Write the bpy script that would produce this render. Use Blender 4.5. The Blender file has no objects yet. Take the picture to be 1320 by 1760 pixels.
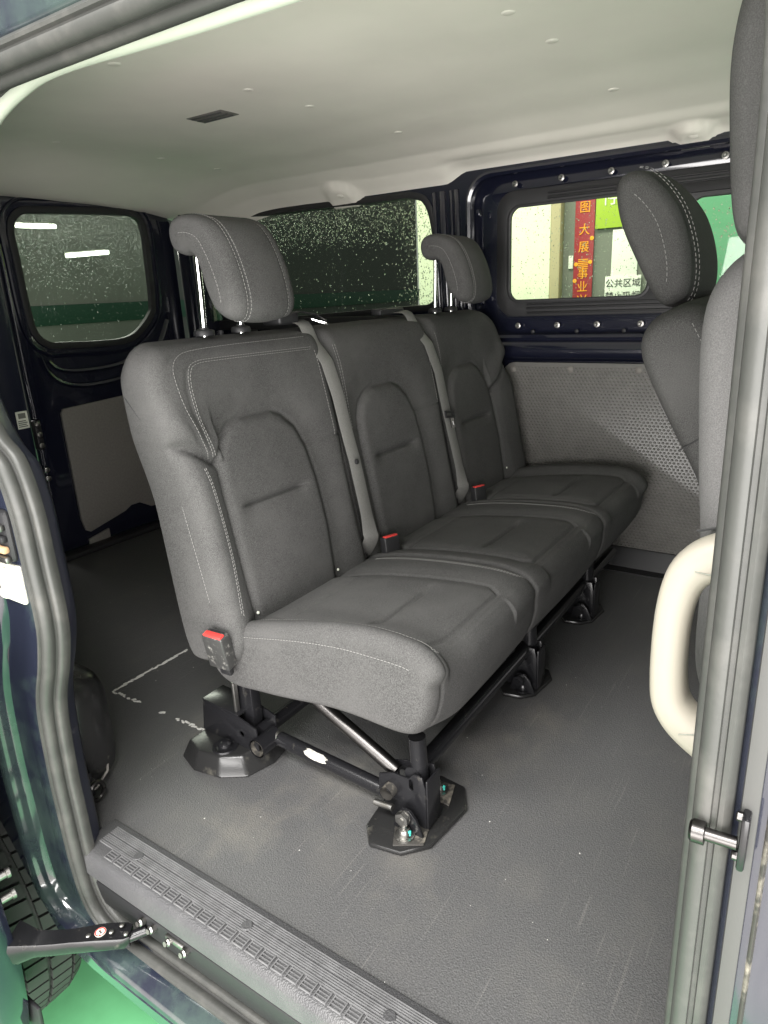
import bpy, bmesh, math, random
import numpy as np
from mathutils import Vector, Matrix, geometry
from mathutils.bvhtree import BVHTree
random.seed(7); rng = np.random.default_rng(7)
S = bpy.context.scene
COL = S.collection
R_ = math.radians

# ------------------------------------------------------------------ camera
CAM = np.array([0, 0, .85])
RT = [[0.55392436, -0.28014913, 0.78401803], [-0.83123987, -0.13294295, 0.53978371], [-0.04699027, -0.95070639, -0.30651146]]
cd = bpy.data.cameras.new('camera'); cam = bpy.data.objects.new('camera', cd); COL.objects.link(cam)
m = Matrix.Identity(4)
for i in range(3):
    m[i][0] = RT[i][0]; m[i][1] = -RT[i][1]; m[i][2] = -RT[i][2]; m[i][3] = CAM[i]
cam.matrix_world = m
cd.sensor_fit = 'VERTICAL'; cd.sensor_height = 36; cd.lens = 36 * 1168.5 / 1760
cd.clip_start = .02; cd.clip_end = 200
S.camera = cam

# ------------------------------------------------------------------ light
W = bpy.data.worlds.new('World'); S.world = W; W.use_nodes = True
bg = W.node_tree.nodes['Background']; bg.inputs[0].default_value = (.99, .97, .945, 1); bg.inputs[1].default_value = .45

def area(name, loc, target, sx, sy, power, col):
    l = bpy.data.lights.new(name, 'AREA'); l.shape = 'RECTANGLE'; l.size = sx; l.size_y = sy; l.energy = power; l.color = col
    o = bpy.data.objects.new(name, l); COL.objects.link(o); o.location = loc
    o.rotation_euler = (Vector(target) - Vector(loc)).to_track_quat('-Z', 'Y').to_euler()
    return o
area('door_side_fill', (-1.9, -.8, .35), (1.2, 1.1, 1.0), 4.6, 1.7, 400, (1, .972, .95))  # added fill behind the camera, low and tilted up to brighten ceiling and bench
area('garage_tube_light', (-.8, .5, 2.5), (.0, .7, -.2), 2.6, .5, 205, (1, .98, .955))
area('bounce_fill', (-2.6, .5, 2.6), (-1.6, .5, -.5), 2.6, .5, 175, (1, .98, .955))  # added over the unseen pale floor so neutral light bounces to the ceiling
area('rear_fill', (2.6, 5.2, 2.4), (1.4, 1.8, .2), 2.4, .5, 110, (1, .98, .93))  # added fill aimed through the rear glass into the dark interior
area('far_aisle_light', (3.1, 1.8, 2.7), (4.6, 1.8, .9), 2.4, .5, 75, (1, 1, .86))
S.view_settings.view_transform = 'Standard'; S.view_settings.look = 'None'
S.view_settings.exposure = .06; S.view_settings.gamma = 1
S.cycles.max_bounces = 10; S.cycles.transparent_max_bounces = 16; S.cycles.diffuse_bounces = 6

# ------------------------------------------------------------------ materials
MATS = {}
def mat(name, col, rough=.5, metal=0, coat=0, spec=.5, speck=None, bump=None, wear_tint=None, trans=0, ior=1.45, emit=None):
    """speck=(scale, amount)   fine colour grain;  bump=(kind, scale, strength, dist);  wear=(scale, colour, lo, hi) patches"""
    M = bpy.data.materials.new(name); M.use_nodes = True; nt = M.node_tree; N = nt.nodes; L = nt.links
    b = N['Principled BSDF']
    b.inputs['Base Color'].default_value = (*col, 1); b.inputs['Roughness'].default_value = rough
    b.inputs['Metallic'].default_value = metal; b.inputs['Coat Weight'].default_value = coat
    b.inputs['Coat Roughness'].default_value = .06
    b.inputs['Specular IOR Level'].default_value = spec; b.inputs['IOR'].default_value = ior
    b.inputs['Transmission Weight'].default_value = trans
    if emit: b.inputs['Emission Color'].default_value = (*emit[0], 1); b.inputs['Emission Strength'].default_value = emit[1]
    tc = N.new('ShaderNodeTexCoord')
    src = None
    if speck:
        n = N.new('ShaderNodeTexNoise'); n.inputs['Scale'].default_value = speck[0]; n.inputs['Detail'].default_value = 3
        L.new(tc.outputs['Object'], n.inputs['Vector'])
        r = N.new('ShaderNodeValToRGB'); a = speck[1]
        r.color_ramp.elements[0].position = .3; r.color_ramp.elements[1].position = .7
        r.color_ramp.elements[0].color = (*[c * (1 - a) for c in col], 1); r.color_ramp.elements[1].color = (*[min(1, c * (1 + a)) for c in col], 1)
        L.new(n.outputs['Fac'], r.inputs['Fac']); src = r.outputs['Color']
    if wear_tint:
        n = N.new('ShaderNodeTexNoise'); n.inputs['Scale'].default_value = wear_tint[0]; n.inputs['Detail'].default_value = 8; n.inputs['Roughness'].default_value = .65
        L.new(tc.outputs['Object'], n.inputs['Vector'])
        mr = N.new('ShaderNodeMapRange'); mr.inputs['From Min'].default_value = wear_tint[2]; mr.inputs['From Max'].default_value = wear_tint[3]
        L.new(n.outputs['Fac'], mr.inputs['Value'])
        mx = N.new('ShaderNodeMix'); mx.data_type = 'RGBA'; mx.inputs['A'].default_value = (*col, 1); mx.inputs['B'].default_value = (*wear_tint[1], 1)
        if src: L.new(src, mx.inputs['A'])
        L.new(mr.outputs['Result'], mx.inputs['Factor']); src = mx.outputs['Result']
    if src: L.new(src, b.inputs['Base Color'])
    if bump:
        kind, sc, st, di = bump
        if kind == 'voro':
            n = N.new('ShaderNodeTexVoronoi'); out = 'Distance'
        else:
            n = N.new('ShaderNodeTexNoise'); n.inputs['Detail'].default_value = 4; out = 'Fac'
        n.inputs['Scale'].default_value = sc
        L.new(tc.outputs['Object'], n.inputs['Vector'])
        bp = N.new('ShaderNodeBump'); bp.inputs['Strength'].default_value = st; bp.inputs['Distance'].default_value = di
        L.new(n.outputs[out], bp.inputs['Height']); L.new(bp.outputs['Normal'], b.inputs['Normal'])
    MATS[name] = M
    return M
fabric = mat('seat_fabric', (.055, .0545, .0532), .92, spec=.22, speck=(700, .5), bump=('noise', 950, .6, .0009), wear_tint=(7, (.073, .072, .070), .45, .8))
fabric_lit = mat('lit_seat_fabric', (.10, .098, .097), .95, spec=.2, speck=(850, .25), bump=('noise', 900, .5, .0008))  # paler seat cloth, the stronger light on the near seat put into its colour
thread = mat('stitch_thread', (.18, .178, .17), .8)
seam_m = mat('seam_shadow_cord', (.03, .03, .03), .9)
belt_m = mat('belt_webbing', (.125, .124, .117), .55, spec=.5, speck=(500, .15), bump=('noise', 600, .3, .0006))
rubber = mat('rubber_floor', (.074, .0738, .0742), .40, spec=.45, speck=(420, .3), bump=('voro', 430, .5, .0012), wear_tint=(5.5, (.092, .09, .086), .5, .75))
def add_scratches(M):
    nt = M.node_tree; N = nt.nodes; L = nt.links; b = N['Principled BSDF']
    old = b.inputs['Base Color'].links[0].from_socket
    tc = N.new('ShaderNodeTexCoord'); prev = old
    for k, (rot, sc, thr) in enumerate([(.5, (1.2, 45, 1), .69), (1.9, (1.6, 60, 1), .69), (2.5, (1.1, 80, 1), .70), (2.7, (9, 9, 9), .72)]):
        mp = N.new('ShaderNodeMapping'); mp.inputs['Rotation'].default_value = (0, 0, rot); mp.inputs['Scale'].default_value = sc; mp.inputs['Location'].default_value = (k * 3.1, k * 1.7, 0)
        n = N.new('ShaderNodeTexNoise'); n.inputs['Scale'].default_value = 3; n.inputs['Detail'].default_value = 5
        r = N.new('ShaderNodeMapRange'); r.inputs['From Min'].default_value = thr - .03; r.inputs['From Max'].default_value = thr + .03; r.inputs['To Max'].default_value = .36
        mx = N.new('ShaderNodeMix'); mx.data_type = 'RGBA'; mx.inputs['B'].default_value = (.17, .165, .155, 1)
        L.new(tc.outputs['Object'], mp.inputs['Vector']); L.new(mp.outputs['Vector'], n.inputs['Vector']); L.new(n.outputs['Fac'], r.inputs['Value'])
        L.new(prev, mx.inputs['A']); L.new(r.outputs['Result'], mx.inputs['Factor']); prev = mx.outputs['Result']
    L.new(prev, b.inputs['Base Color'])
add_scratches(rubber)
def soft_creases(M, sc, dist):
    """second, broad bump: cloth that has been sat on"""
    nt = M.node_tree; N = nt.nodes; L = nt.links; b = N['Principled BSDF']; old = b.inputs['Normal'].links[0].from_node
    tc = N.new('ShaderNodeTexCoord'); mp = N.new('ShaderNodeMapping'); mp.inputs['Scale'].default_value = (1, .6, 1.7)
    n = N.new('ShaderNodeTexNoise'); n.inputs['Scale'].default_value = sc; n.inputs['Detail'].default_value = 3; n.inputs['Distortion'].default_value = 1.2
    bp = N.new('ShaderNodeBump'); bp.inputs['Strength'].default_value = .18; bp.inputs['Distance'].default_value = dist
    L.new(tc.outputs['Object'], mp.inputs['Vector']); L.new(mp.outputs['Vector'], n.inputs['Vector']); L.new(n.outputs['Fac'], bp.inputs['Height']); L.new(bp.outputs['Normal'], old.inputs['Normal'])
soft_creases(fabric, 13, .006); soft_creases(fabric_lit, 13, .006)
def dust(M, spots, col):
    """irregular dusty patches lying on the mat: (x, y, radius)"""
    nt = M.node_tree; N = nt.nodes; L = nt.links; b = N['Principled BSDF']; prev = b.inputs['Base Color'].links[0].from_socket
    tc = N.new('ShaderNodeTexCoord'); n = N.new('ShaderNodeTexNoise'); n.inputs['Scale'].default_value = 22; n.inputs['Detail'].default_value = 9; n.inputs['Roughness'].default_value = .7
    L.new(tc.outputs['Object'], n.inputs['Vector'])
    for (x, y, r) in spots:
        d = N.new('ShaderNodeVectorMath'); d.operation = 'DISTANCE'; d.inputs[1].default_value = (x, y, 0); L.new(tc.outputs['Object'], d.inputs[0])
        mr = N.new('ShaderNodeMapRange'); mr.inputs['From Min'].default_value = 0; mr.inputs['From Max'].default_value = r; mr.inputs['To Min'].default_value = .42; mr.inputs['To Max'].default_value = -.25; L.new(d.outputs['Value'], mr.inputs['Value'])
        a = N.new('ShaderNodeMath'); a.operation = 'ADD'; L.new(mr.outputs['Result'], a.inputs[0]); L.new(n.outputs['Fac'], a.inputs[1])
        m2 = N.new('ShaderNodeMapRange'); m2.inputs['From Min'].default_value = .55; m2.inputs['From Max'].default_value = .95; m2.inputs['To Max'].default_value = .34; L.new(a.outputs['Value'], m2.inputs['Value'])
        mx = N.new('ShaderNodeMix'); mx.data_type = 'RGBA'; mx.inputs['B'].default_value = (*col, 1); L.new(m2.outputs['Result'], mx.inputs['Factor']); L.new(prev, mx.inputs['A']); prev = mx.outputs['Result']
    L.new(prev, b.inputs['Base Color'])
dust(rubber, [(.80, .66, .22), (1.02, .50, .20), (.70, .47, .12), (1.15, .42, .16), (.80, 1.02, .14), (.62, .75, .15)], (.150, .140, .122))
tread_m = mat('tread_plastic', (.052, .052, .054), .42, spec=.5, bump=('voro', 420, .5, .0012), wear_tint=(8, (.075, .075, .075), .5, .75))
tread_rib = mat('tread_rib_glint', (.13, .13, .132), .30, spec=.5, speck=(60, .2))  # paler than the tread: the glint along the ribs is put into the colour
lining = mat('headlining_board', (.80, .765, .69), .85, spec=.2, speck=(6, .03), bump=('noise', 300, .12, .001))
lip_m = mat('headlining_edge', (.50, .53, .45), .6)
navy = mat('navy_paint', (.007, .008, .017), .22, coat=1, spec=.5)
bodypaint = mat('wet_body_paint', (.010, .012, .022), .14, coat=1, bump=('noise', 120, .05, .001))
navy_dull = mat('navy_paint_dull', (.010, .012, .026), .4, coat=.3)
black = mat('black_plastic', (.014, .014, .015), .5, bump=('noise', 500, .2, .0005))
frame_m = mat('black_powder_coat', (.008, .008, .009), .24, spec=.5, wear_tint=(45, (.05, .047, .04), .62, .8))
cover_m = mat('black_foot_cover', (.014, .014, .014), .26, bump=('noise', 350, .2, .0005), wear_tint=(30, (.09, .085, .07), .6, .85))
dusty = mat('dusty_black_steel', (.03, .028, .025), .55, wear_tint=(38, (.30, .27, .22), .52, .8))
seal_m = mat('door_seal_rubber', (.038, .039, .036), .46, spec=.4, wear_tint=(14, (.062, .061, .056), .48, .7), bump=('noise', 160, .15, .001))
sealdark = mat('door_seal_groove', (.04, .04, .038), .6)
trim_grey = mat('dark_grey_trim', (.06, .062, .06), .6)
hardboard = mat('grey_hardboard', (.16, .15, .137), .6, speck=(140, .12))
dimple_m = mat('dimpled_board', (.112, .109, .101), .36, spec=.55, speck=(30, .08))
chrome = mat('chrome', (.8, .8, .78), .12, metal=1)
steel = mat('zinc_steel', (.30, .295, .28), .38, metal=1, wear_tint=(60, (.2, .19, .17), .5, .7))
darksteel = mat('dark_steel', (.075, .072, .07), .32, metal=1)
red = mat('red_plastic', (.50, .04, .035), .4)
wornblack = mat('worn_black_plastic', (.035, .035, .034), .32, wear_tint=(70, (.20, .195, .18), .56, .68))
beige = mat('beige_plastic', (.245, .228, .188), .5, bump=('noise', 700, .1, .0004))
residue = mat('dried_adhesive', (.62, .61, .58), .8, bump=('noise', 200, .6, .002))
greenfloor = mat('green_epoxy', (.15, .47, .215), .28, spec=.5, speck=(40, .05), wear_tint=(2.5, (.125, .40, .18), .48, .75))
jamb_m = mat('wet_navy_paint', (.011, .013, .022), .16, coat=1, wear_tint=(4, (.030, .045, .042), .5, .62))  # greenish blotches in the colour stand in for reflections of the surroundings
bounce_pale = mat('pale_bounce_floor', (.60, .575, .55), .7, speck=(8, .1))  # even pale colour of the added bounce floor
tyre_m = mat('tyre_rubber', (.038, .038, .037), .65)
cream = mat('cream_wall_paint', (.78, .80, .60), .8, speck=(5, .04))
greywall = mat('grey_wall_paint', (.17, .18, .15), .8)
tanwall = mat('tan_trim', (.42, .36, .22), .7)
pillargreen = mat('green_wall_paint', (.10, .30, .16), .5)
midwall = mat('garage_wall_grey', (.17, .172, .155), .9, speck=(1.2, .15))
darkwall = mat('garage_wall', (.06, .064, .06), .9)
dado = mat('garage_dado_green', (.012, .05, .03), .7)
redpaper = mat('red_couplet_paper', (.30, .028, .034), .5)
gold = mat('gold_print', (.85, .36, .02), .5)
limesign = mat('lime_sign', (.36, .50, .05), .5)
white = mat('white_paper', (.74, .76, .66), .7)
ink = mat('black_ink', (.06, .06, .06), .7)
tubelight = mat('lit_tube', (1, 1, .92), .5, emit=((1, 1, .9), 9))
whiteplate = mat('pale_zinc_plate', (.62, .61, .52), .55, wear_tint=(40, (.4, .4, .36), .55, .7))
stickerpaper = mat('old_sticker_paper', (.34, .33, .30), .8, wear_tint=(60, (.2, .19, .17), .5, .6))
rust = mat('rusty_steel', (.35, .22, .12), .8)
teal = mat('teal_paint_mark', (.05, .45, .38), .6)

def glass_mat(name, tint, refl):
    M = bpy.data.materials.new(name); M.use_nodes = True; nt = M.node_tree; N = nt.nodes; L = nt.links
    N.remove(N['Principled BSDF']); out = N['Material Output']
    t = N.new('ShaderNodeBsdfTransparent'); t.inputs[0].default_value = (*tint, 1)
    g = N.new('ShaderNodeBsdfGlossy'); g.inputs['Roughness'].default_value = .02
    f = N.new('ShaderNodeFresnel'); f.inputs['IOR'].default_value = refl
    mx = N.new('ShaderNodeMixShader')
    L.new(f.outputs[0], mx.inputs[0]); L.new(t.outputs[0], mx.inputs[1]); L.new(g.outputs[0], mx.inputs[2]); L.new(mx.outputs[0], out.inputs['Surface'])
    return M
glass = glass_mat('clear_glass', (.90, .93, .88), 1.35)
tinted = glass_mat('tinted_glass', (.80, .84, .79), 1.4)
def drop_mat():
    M = bpy.data.materials.new('water_drop'); M.use_nodes = True; nt = M.node_tree; N = nt.nodes; L = nt.links
    N.remove(N['Principled BSDF']); out = N['Material Output']
    g = N.new('ShaderNodeBsdfGlass'); g.inputs['IOR'].default_value = 1.33; g.inputs['Roughness'].default_value = .0
    d = N.new('ShaderNodeBsdfTranslucent'); d.inputs[0].default_value = (.9, .95, .88, 1); d2 = N.new('ShaderNodeBsdfDiffuse'); d2.inputs[0].default_value = (.7, .72, .68, 1)
    a = N.new('ShaderNodeMixShader'); a.inputs[0].default_value = .5; L.new(d.outputs[0], a.inputs[1]); L.new(d2.outputs[0], a.inputs[2])
    x = N.new('ShaderNodeMixShader'); x.inputs[0].default_value = .16; L.new(g.outputs[0], x.inputs[1]); L.new(a.outputs[0], x.inputs[2])  # white mixed into the water stands in for glints from lamps
    L.new(x.outputs[0], out.inputs['Surface']); return M
water = drop_mat()

# ------------------------------------------------------------------ helpers
def link(o, parent):
    COL.objects.link(o)
    if parent is not None:
        o.parent = parent
        wl = Vector((0, 0, 0)); p = parent
        while p is not None: wl += p.location; p = p.parent
        o.location = -wl
    return o
def thing(name, label, cat, loc, group=None):
    o = bpy.data.objects.new(name, None); COL.objects.link(o); o.location = loc; o.empty_display_size = .1
    o['label'] = label; o['category'] = cat
    if group: o['group'] = group
    return o
def tag(o, label, cat, group=None):
    o['label'] = label; o['category'] = cat
    if group: o['group'] = group
    return o
def obj(name, V, F, mt, parent=None, smooth=True, angle=None, kind=None, label=None):
    me = bpy.data.meshes.new(name); me.from_pydata([tuple(map(float, v)) for v in V], [], [tuple(map(int, f)) for f in F]); me.update()
    if smooth:
        me.shade_smooth()
        if angle: me.set_sharp_from_angle(angle=R_(angle))
    me.materials.append(mt)
    o = bpy.data.objects.new(name, me); link(o, parent)
    if kind: o['kind'] = kind
    if label: o['label'] = label
    return o
def bmobj(name, bm, mt, parent=None, smooth=True, angle=35, kind=None, label=None):
    bmesh.ops.recalc_face_normals(bm, faces=bm.faces)
    me = bpy.data.meshes.new(name); bm.to_mesh(me); bm.free()
    if smooth: me.shade_smooth(); me.set_sharp_from_angle(angle=R_(angle))
    me.materials.append(mt)
    o = bpy.data.objects.new(name, me); link(o, parent)
    if kind: o['kind'] = kind
    if label: o['label'] = label
    return o
class MB:
    """collects geometry for ONE mesh"""
    def __init__(s): s.V = []; s.F = []
    def add(s, V, F):
        n = len(s.V); s.V += [tuple(v) for v in V]; s.F += [tuple(i + n for i in f) for f in F]; return s
    def build(s, name, mt, parent=None, smooth=True, angle=35, kind=None, label=None):
        return obj(name, s.V, s.F, mt, parent, smooth, angle, kind, label)
def box_geo(a, b):
    (x0, y0, z0), (x1, y1, z1) = a, b
    return [(x0, y0, z0), (x1, y0, z0), (x1, y1, z0), (x0, y1, z0), (x0, y0, z1), (x1, y0, z1), (x1, y1, z1), (x0, y1, z1)], \
           [(0, 3, 2, 1), (4, 5, 6, 7), (0, 1, 5, 4), (1, 2, 6, 5), (2, 3, 7, 6), (3, 0, 4, 7)]
def bbox(name, a, b, mt, parent=None, bev=.003, seg=2, label=None):
    bm = bmesh.new(); V, F = box_geo(a, b); vs = [bm.verts.new(v) for v in V]
    for f in F: bm.faces.new([vs[i] for i in f])
    if bev: bmesh.ops.bevel(bm, geom=list(bm.edges), offset=bev, segments=seg, affect='EDGES', profile=.5)
    return bmobj(name, bm, mt, parent, label=label)
def catmull(P, n=8, closed=False):
    P = [np.array(p, float) for p in P]; out = []; N = len(P)
    for i in range(N if closed else N - 1):
        if closed: p0, p1, p2, p3 = P[i - 1], P[i], P[(i + 1) % N], P[(i + 2) % N]
        else: p0, p1, p2, p3 = P[max(i - 1, 0)], P[i], P[i + 1], P[min(i + 2, N - 1)]
        for t in np.linspace(0, 1, n, endpoint=False):
            out.append(.5 * (2 * p1 + (p2 - p0) * t + (2 * p0 - 5 * p1 + 4 * p2 - p3) * t * t + (3 * p1 - p0 - 3 * p2 + p3) * t ** 3))
    if not closed: out.append(P[-1])
    return np.array(out)
def resample(P, step):
    P = np.array(P, float); d = np.r_[0, np.cumsum(np.linalg.norm(np.diff(P, axis=0), axis=1))]
    n = max(2, int(round(d[-1] / step)) + 1); t = np.linspace(0, d[-1], n)
    return np.stack([np.interp(t, d, P[:, k]) for k in range(P.shape[1])], 1)
def tube_geo(P, r, seg=12, caps=True):
    P = [Vector(tuple(map(float, p))) for p in P]; V = []; F = []
    up = None
    for i, p in enumerate(P):
        t = (P[min(i + 1, len(P) - 1)] - P[max(i - 1, 0)]).normalized()
        if up is None: up = t.orthogonal().normalized()
        up = (up - t * up.dot(t)).normalized(); s = t.cross(up)
        rr = r[i] if hasattr(r, '__len__') else r
        for k in range(seg):
            a = 2 * math.pi * k / seg; V.append(p + (up * math.cos(a) + s * math.sin(a)) * rr)
    for i in range(len(P) - 1):
        for k in range(seg): F.append((i * seg + k, i * seg + (k + 1) % seg, (i + 1) * seg + (k + 1) % seg, (i + 1) * seg + k))
    if caps: F.append(tuple(range(seg))[::-1]); F.append(tuple(range((len(P) - 1) * seg, len(P) * seg)))
    return V, F
def tube(name, P, r, mt, parent=None, seg=12, label=None):
    V, F = tube_geo(P, r, seg); return obj(name, V, F, mt, parent, True, 40, label=label)
def lathe(name, prof, loc, axis, mt, parent=None, seg=20, label=None):
    """prof: (radius, along) pairs; axis: direction"""
    q = Vector((0, 0, 1)).rotation_difference(Vector(axis)); V = []; F = []
    for r, h in prof:
        for k in range(seg):
            a = 2 * math.pi * k / seg; V.append(Vector(loc) + q @ Vector((r * math.cos(a), r * math.sin(a), h)))
    for i in range(len(prof) - 1):
        for k in range(seg): F.append((i * seg + k, i * seg + (k + 1) % seg, (i + 1) * seg + (k + 1) % seg, (i + 1) * seg + k))
    F.append(tuple(range(seg))[::-1]); F.append(tuple(range((len(prof) - 1) * seg, len(prof) * seg)))
    return obj(name, V, F, mt, parent, True, 35, label=label)
def rrect(a0, b0, a1, b1, r, n=6):
    out = []
    rs = r if hasattr(r, '__len__') else (r,) * 4
    for (ca, cb, s, rr) in ((a1 - rs[0], b0 + rs[0], -90, rs[0]), (a1 - rs[1], b1 - rs[1], 0, rs[1]), (a0 + rs[2], b1 - rs[2], 90, rs[2]), (a0 + rs[3], b0 + rs[3], 180, rs[3])):
        for k in range(n + 1):
            t = R_(s + 90 * k / n); out.append((ca + rr * math.cos(t), cb + rr * math.sin(t)))
    return out
def plate(name, outer, holes, fn, thick, mt, parent=None, bev=0, label=None):
    """flat plate with holes: 2D loops in (a,b); fn(a,b,d)->xyz with depth d"""
    bm = bmesh.new(); es = []
    for loop in [outer] + list(holes):
        vs = [bm.verts.new((a, b, 0)) for a, b in loop]
        for i in range(len(vs)): es.append(bm.edges.new((vs[i], vs[(i + 1) % len(vs)])))
    bmesh.ops.triangle_fill(bm, edges=es, use_beauty=True, use_dissolve=False)
    r = bmesh.ops.extrude_face_region(bm, geom=list(bm.faces))
    for v in r['geom']:
        if isinstance(v, bmesh.types.BMVert): v.co.z = 1
    for v in bm.verts: v.co = Vector(fn(v.co.x, v.co.y, v.co.z * thick))
    if bev:
        bmesh.ops.dissolve_limit(bm, angle_limit=.01, verts=bm.verts, edges=bm.edges)
        eg = [e for e in bm.edges if len(e.link_faces) == 2 and e.calc_face_angle(0) > .9]
        bmesh.ops.bevel(bm, geom=eg, offset=bev, segments=2, affect='EDGES', profile=.5)
    return bmobj(name, bm, mt, parent, label=label)
def sweep(name, path, prof, mt, parent=None, closed=True, flip=1, fn=None, label=None, closed_prof=True, osc=None):
    """path in (y,z); prof list of (x, outward offset)"""
    P = np.array(path, float); n = len(P)
    if closed: T = np.roll(P, -1, 0) - np.roll(P, 1, 0)
    else: T = np.gradient(P, axis=0)
    T /= np.linalg.norm(T, axis=1)[:, None]; Nn = np.stack([T[:, 1], -T[:, 0]], 1) * flip
    V = []; F = []; k = len(prof)
    for i in range(n):
        for x, o in prof:
            if osc is not None and o > .03: o = .03 + (o - .03) * osc[i]
            q = P[i] + Nn[i] * o
            V.append(fn(x, q[0], q[1]) if fn else (x, q[0], q[1]))
    for i in range(n if closed else n - 1):
        j = (i + 1) % n
        for a in range(k if closed_prof else k - 1):
            b = (a + 1) % k; F.append((i * k + a, i * k + b, j * k + b, j * k + a))
    o = obj(name, V, F, mt, parent, True, 50, label=label)
    bm = bmesh.new(); bm.from_mesh(o.data); bmesh.ops.recalc_face_normals(bm, faces=bm.faces); bm.to_mesh(o.data); bm.free()
    return o
def smooth_poly(P, step=.006):
    """closed 2D polygon -> rounded resampled"""
    Q = catmull(P, 10, True); Q = np.vstack([Q, Q[:1]])
    Q = resample(Q, step)[:-1]
    return Q
def pnorm(Q):
    T = np.roll(Q, -1, 0) - np.roll(Q, 1, 0); T /= np.linalg.norm(T, axis=1)[:, None] + 1e-12
    A = .5 * np.sum(Q[:, 0] * np.roll(Q[:, 1], -1) - np.roll(Q[:, 0], -1) * Q[:, 1])
    N = np.stack([T[:, 1], -T[:, 0]], 1)
    return N if A > 0 else -N
def shrink(Q, total, k):
    """k successive inset rings of profile Q, smoothed as they shrink so they never cross themselves"""
    P = Q.copy(); out = []; done = 0
    for q in range(1, k + 1):
        tgt = total[q - 1]
        while done < tgt - 1e-9:
            d = min(.002, tgt - done); P = P - pnorm(P) * d; done += d
            P = P + .35 * (.5 * (np.roll(P, 1, 0) + np.roll(P, -1, 0)) - P)
        out.append(P.copy())
    return out
def loft(name, Q, x0, x1, r, mt, parent, field=None, step=.006, label=None, warp=None, ins=.62):
    """profile Q (y,z) swept along x with rounded ends (r: radius of each end); field(x, Q)->outward displacement"""
    r = r if hasattr(r, '__len__') else (r, r); ts = [math.pi / 2 * k / 7 for k in range(1, 8)]; n = len(Q); N = pnorm(Q)
    def end(rr, xe, sg):
        rings = shrink(Q, [ins * rr * (1 - math.cos(t)) for t in ts], 7); res = []
        for t, P in zip(ts, rings):
            x = xe + sg * rr * (1 - math.sin(t)); d = field(x, Q) * math.cos(t) ** .7 if field is not None and t < 1.57 else np.zeros(n)
            res.append((x, P + pnorm(P) * d[:, None]))
        return res
    a = x0 + r[0]; b = x1 - r[1]; st = []
    for x in np.linspace(a, b, max(2, int((b - a) / step) + 1)):
        d = field(x, Q) if field is not None else np.zeros(n); st.append((x, Q + N * d[:, None]))
    st = end(r[0], x0, 1)[::-1] + st + end(r[1], x1, -1)
    V = np.vstack([np.column_stack([np.full(n, x), P]) for x, P in st]); F = []
    if warp is not None: V = warp(V)
    k = np.arange(n); k2 = (k + 1) % n
    for i in range(len(st) - 1): F += np.stack([i * n + k, (i + 1) * n + k, (i + 1) * n + k2, i * n + k2], 1).tolist()
    for base in (0, (len(st) - 1) * n):
        res = geometry.delaunay_2d_cdt([Vector((p[1], p[2])) for p in V[base:base + n]], [], [list(range(n))], 1, 1e-6)
        F += [tuple(base + res[3][q][0] for q in t) for t in res[2] if all(res[3][q] for q in t)]
    o = obj(name, V, F, mt, parent, True, None, label=label)
    bm = bmesh.new(); bm.from_mesh(o.data); bmesh.ops.recalc_face_normals(bm, faces=bm.faces); bm.to_mesh(o.data); bm.free()
    o.data.shade_smooth()
    return o
def bvh(o): return BVHTree.FromPolygons([v.co for v in o.data.vertices], [p.vertices for p in o.data.polygons])
def sdpoly(x, y, P):
    """signed distance to polygon, negative inside; x,y arrays"""
    P = np.array(P); d = np.full(np.shape(x), 1e9); ins = np.zeros(np.shape(x), bool)
    for i in range(len(P)):
        a = P[i]; b = P[(i + 1) % len(P)]; e = b - a
        t = np.clip(((x - a[0]) * e[0] + (y - a[1]) * e[1]) / (e @ e), 0, 1)
        d = np.minimum(d, np.hypot(x - a[0] - t * e[0], y - a[1] - t * e[1]))
        c = ((a[1] > y) != (b[1] > y)) & (x < (b[0] - a[0]) * (y - a[1]) / (b[1] - a[1] + 1e-12) + a[0]); ins ^= c
    return np.where(ins, -d, d)
def dline(x, y, P):
    P = np.array(P, float); d = np.full(np.shape(x), 1e9)
    for a, b in zip(P[:-1], P[1:]):
        e = b - a; t = np.clip(((x - a[0]) * e[0] + (y - a[1]) * e[1]) / (e @ e + 1e-15), 0, 1)
        d = np.minimum(d, np.hypot(x - a[0] - t * e[0], y - a[1] - t * e[1]))
    return d
def sstep(x, a, b):
    t = np.clip((x - a) / (b - a), 0, 1); return t * t * (3 - 2 * t)
def stitches(mb, P, r=.0005, dash=.0042, gap=.0022):
    P = np.array(P, float); d = np.r_[0, np.cumsum(np.linalg.norm(np.diff(P, axis=0), axis=1))]
    t = 0
    while t + dash < d[-1]:
        a = [np.interp(t, d, P[:, k]) for k in range(3)]; b = [np.interp(t + dash, d, P[:, k]) for k in range(3)]
        mb.add(*tube_geo([a, b], r, 4)); t += dash + gap

# ------------------------------------------------------------------ GROUND and surroundings
def sheet(name, P, mt, kind='structure'):
    o = obj(name, P, [tuple(range(len(P)))], mt, None, False); o['kind'] = kind; return o
sheet('ground', [(-.3, -14, -.56), (16, -14, -.56), (16, 16, -.56), (-.3, 16, -.56)], greenfloor)
sheet('bounce_floor', [(-14, -14, -.56), (-.3, -14, -.56), (-.3, 16, -.56), (-14, 16, -.56)], bounce_pale)  # unseen pale floor, added to reflect neutral light up to the headlining
def wallbox(name, a, b, mt, bev=.004):
    o = bbox(name, a, b, mt, None, bev); o['kind'] = 'structure'; return o
wallbox('cream_wall', (4.5, 1.70, -.56), (4.75, 2.69, 2.9), cream)
wallbox('grey_wall', (4.56, -1.4, -.56), (4.75, 1.70, 2.9), greywall)
wallbox('door_trim', (4.49, 1.632, -.56), (4.56, 1.695, 2.9), tanwall)
wallbox('green_pillar', (4.2, .25, -.56), (4.5, .80, 2.9), pillargreen)
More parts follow.
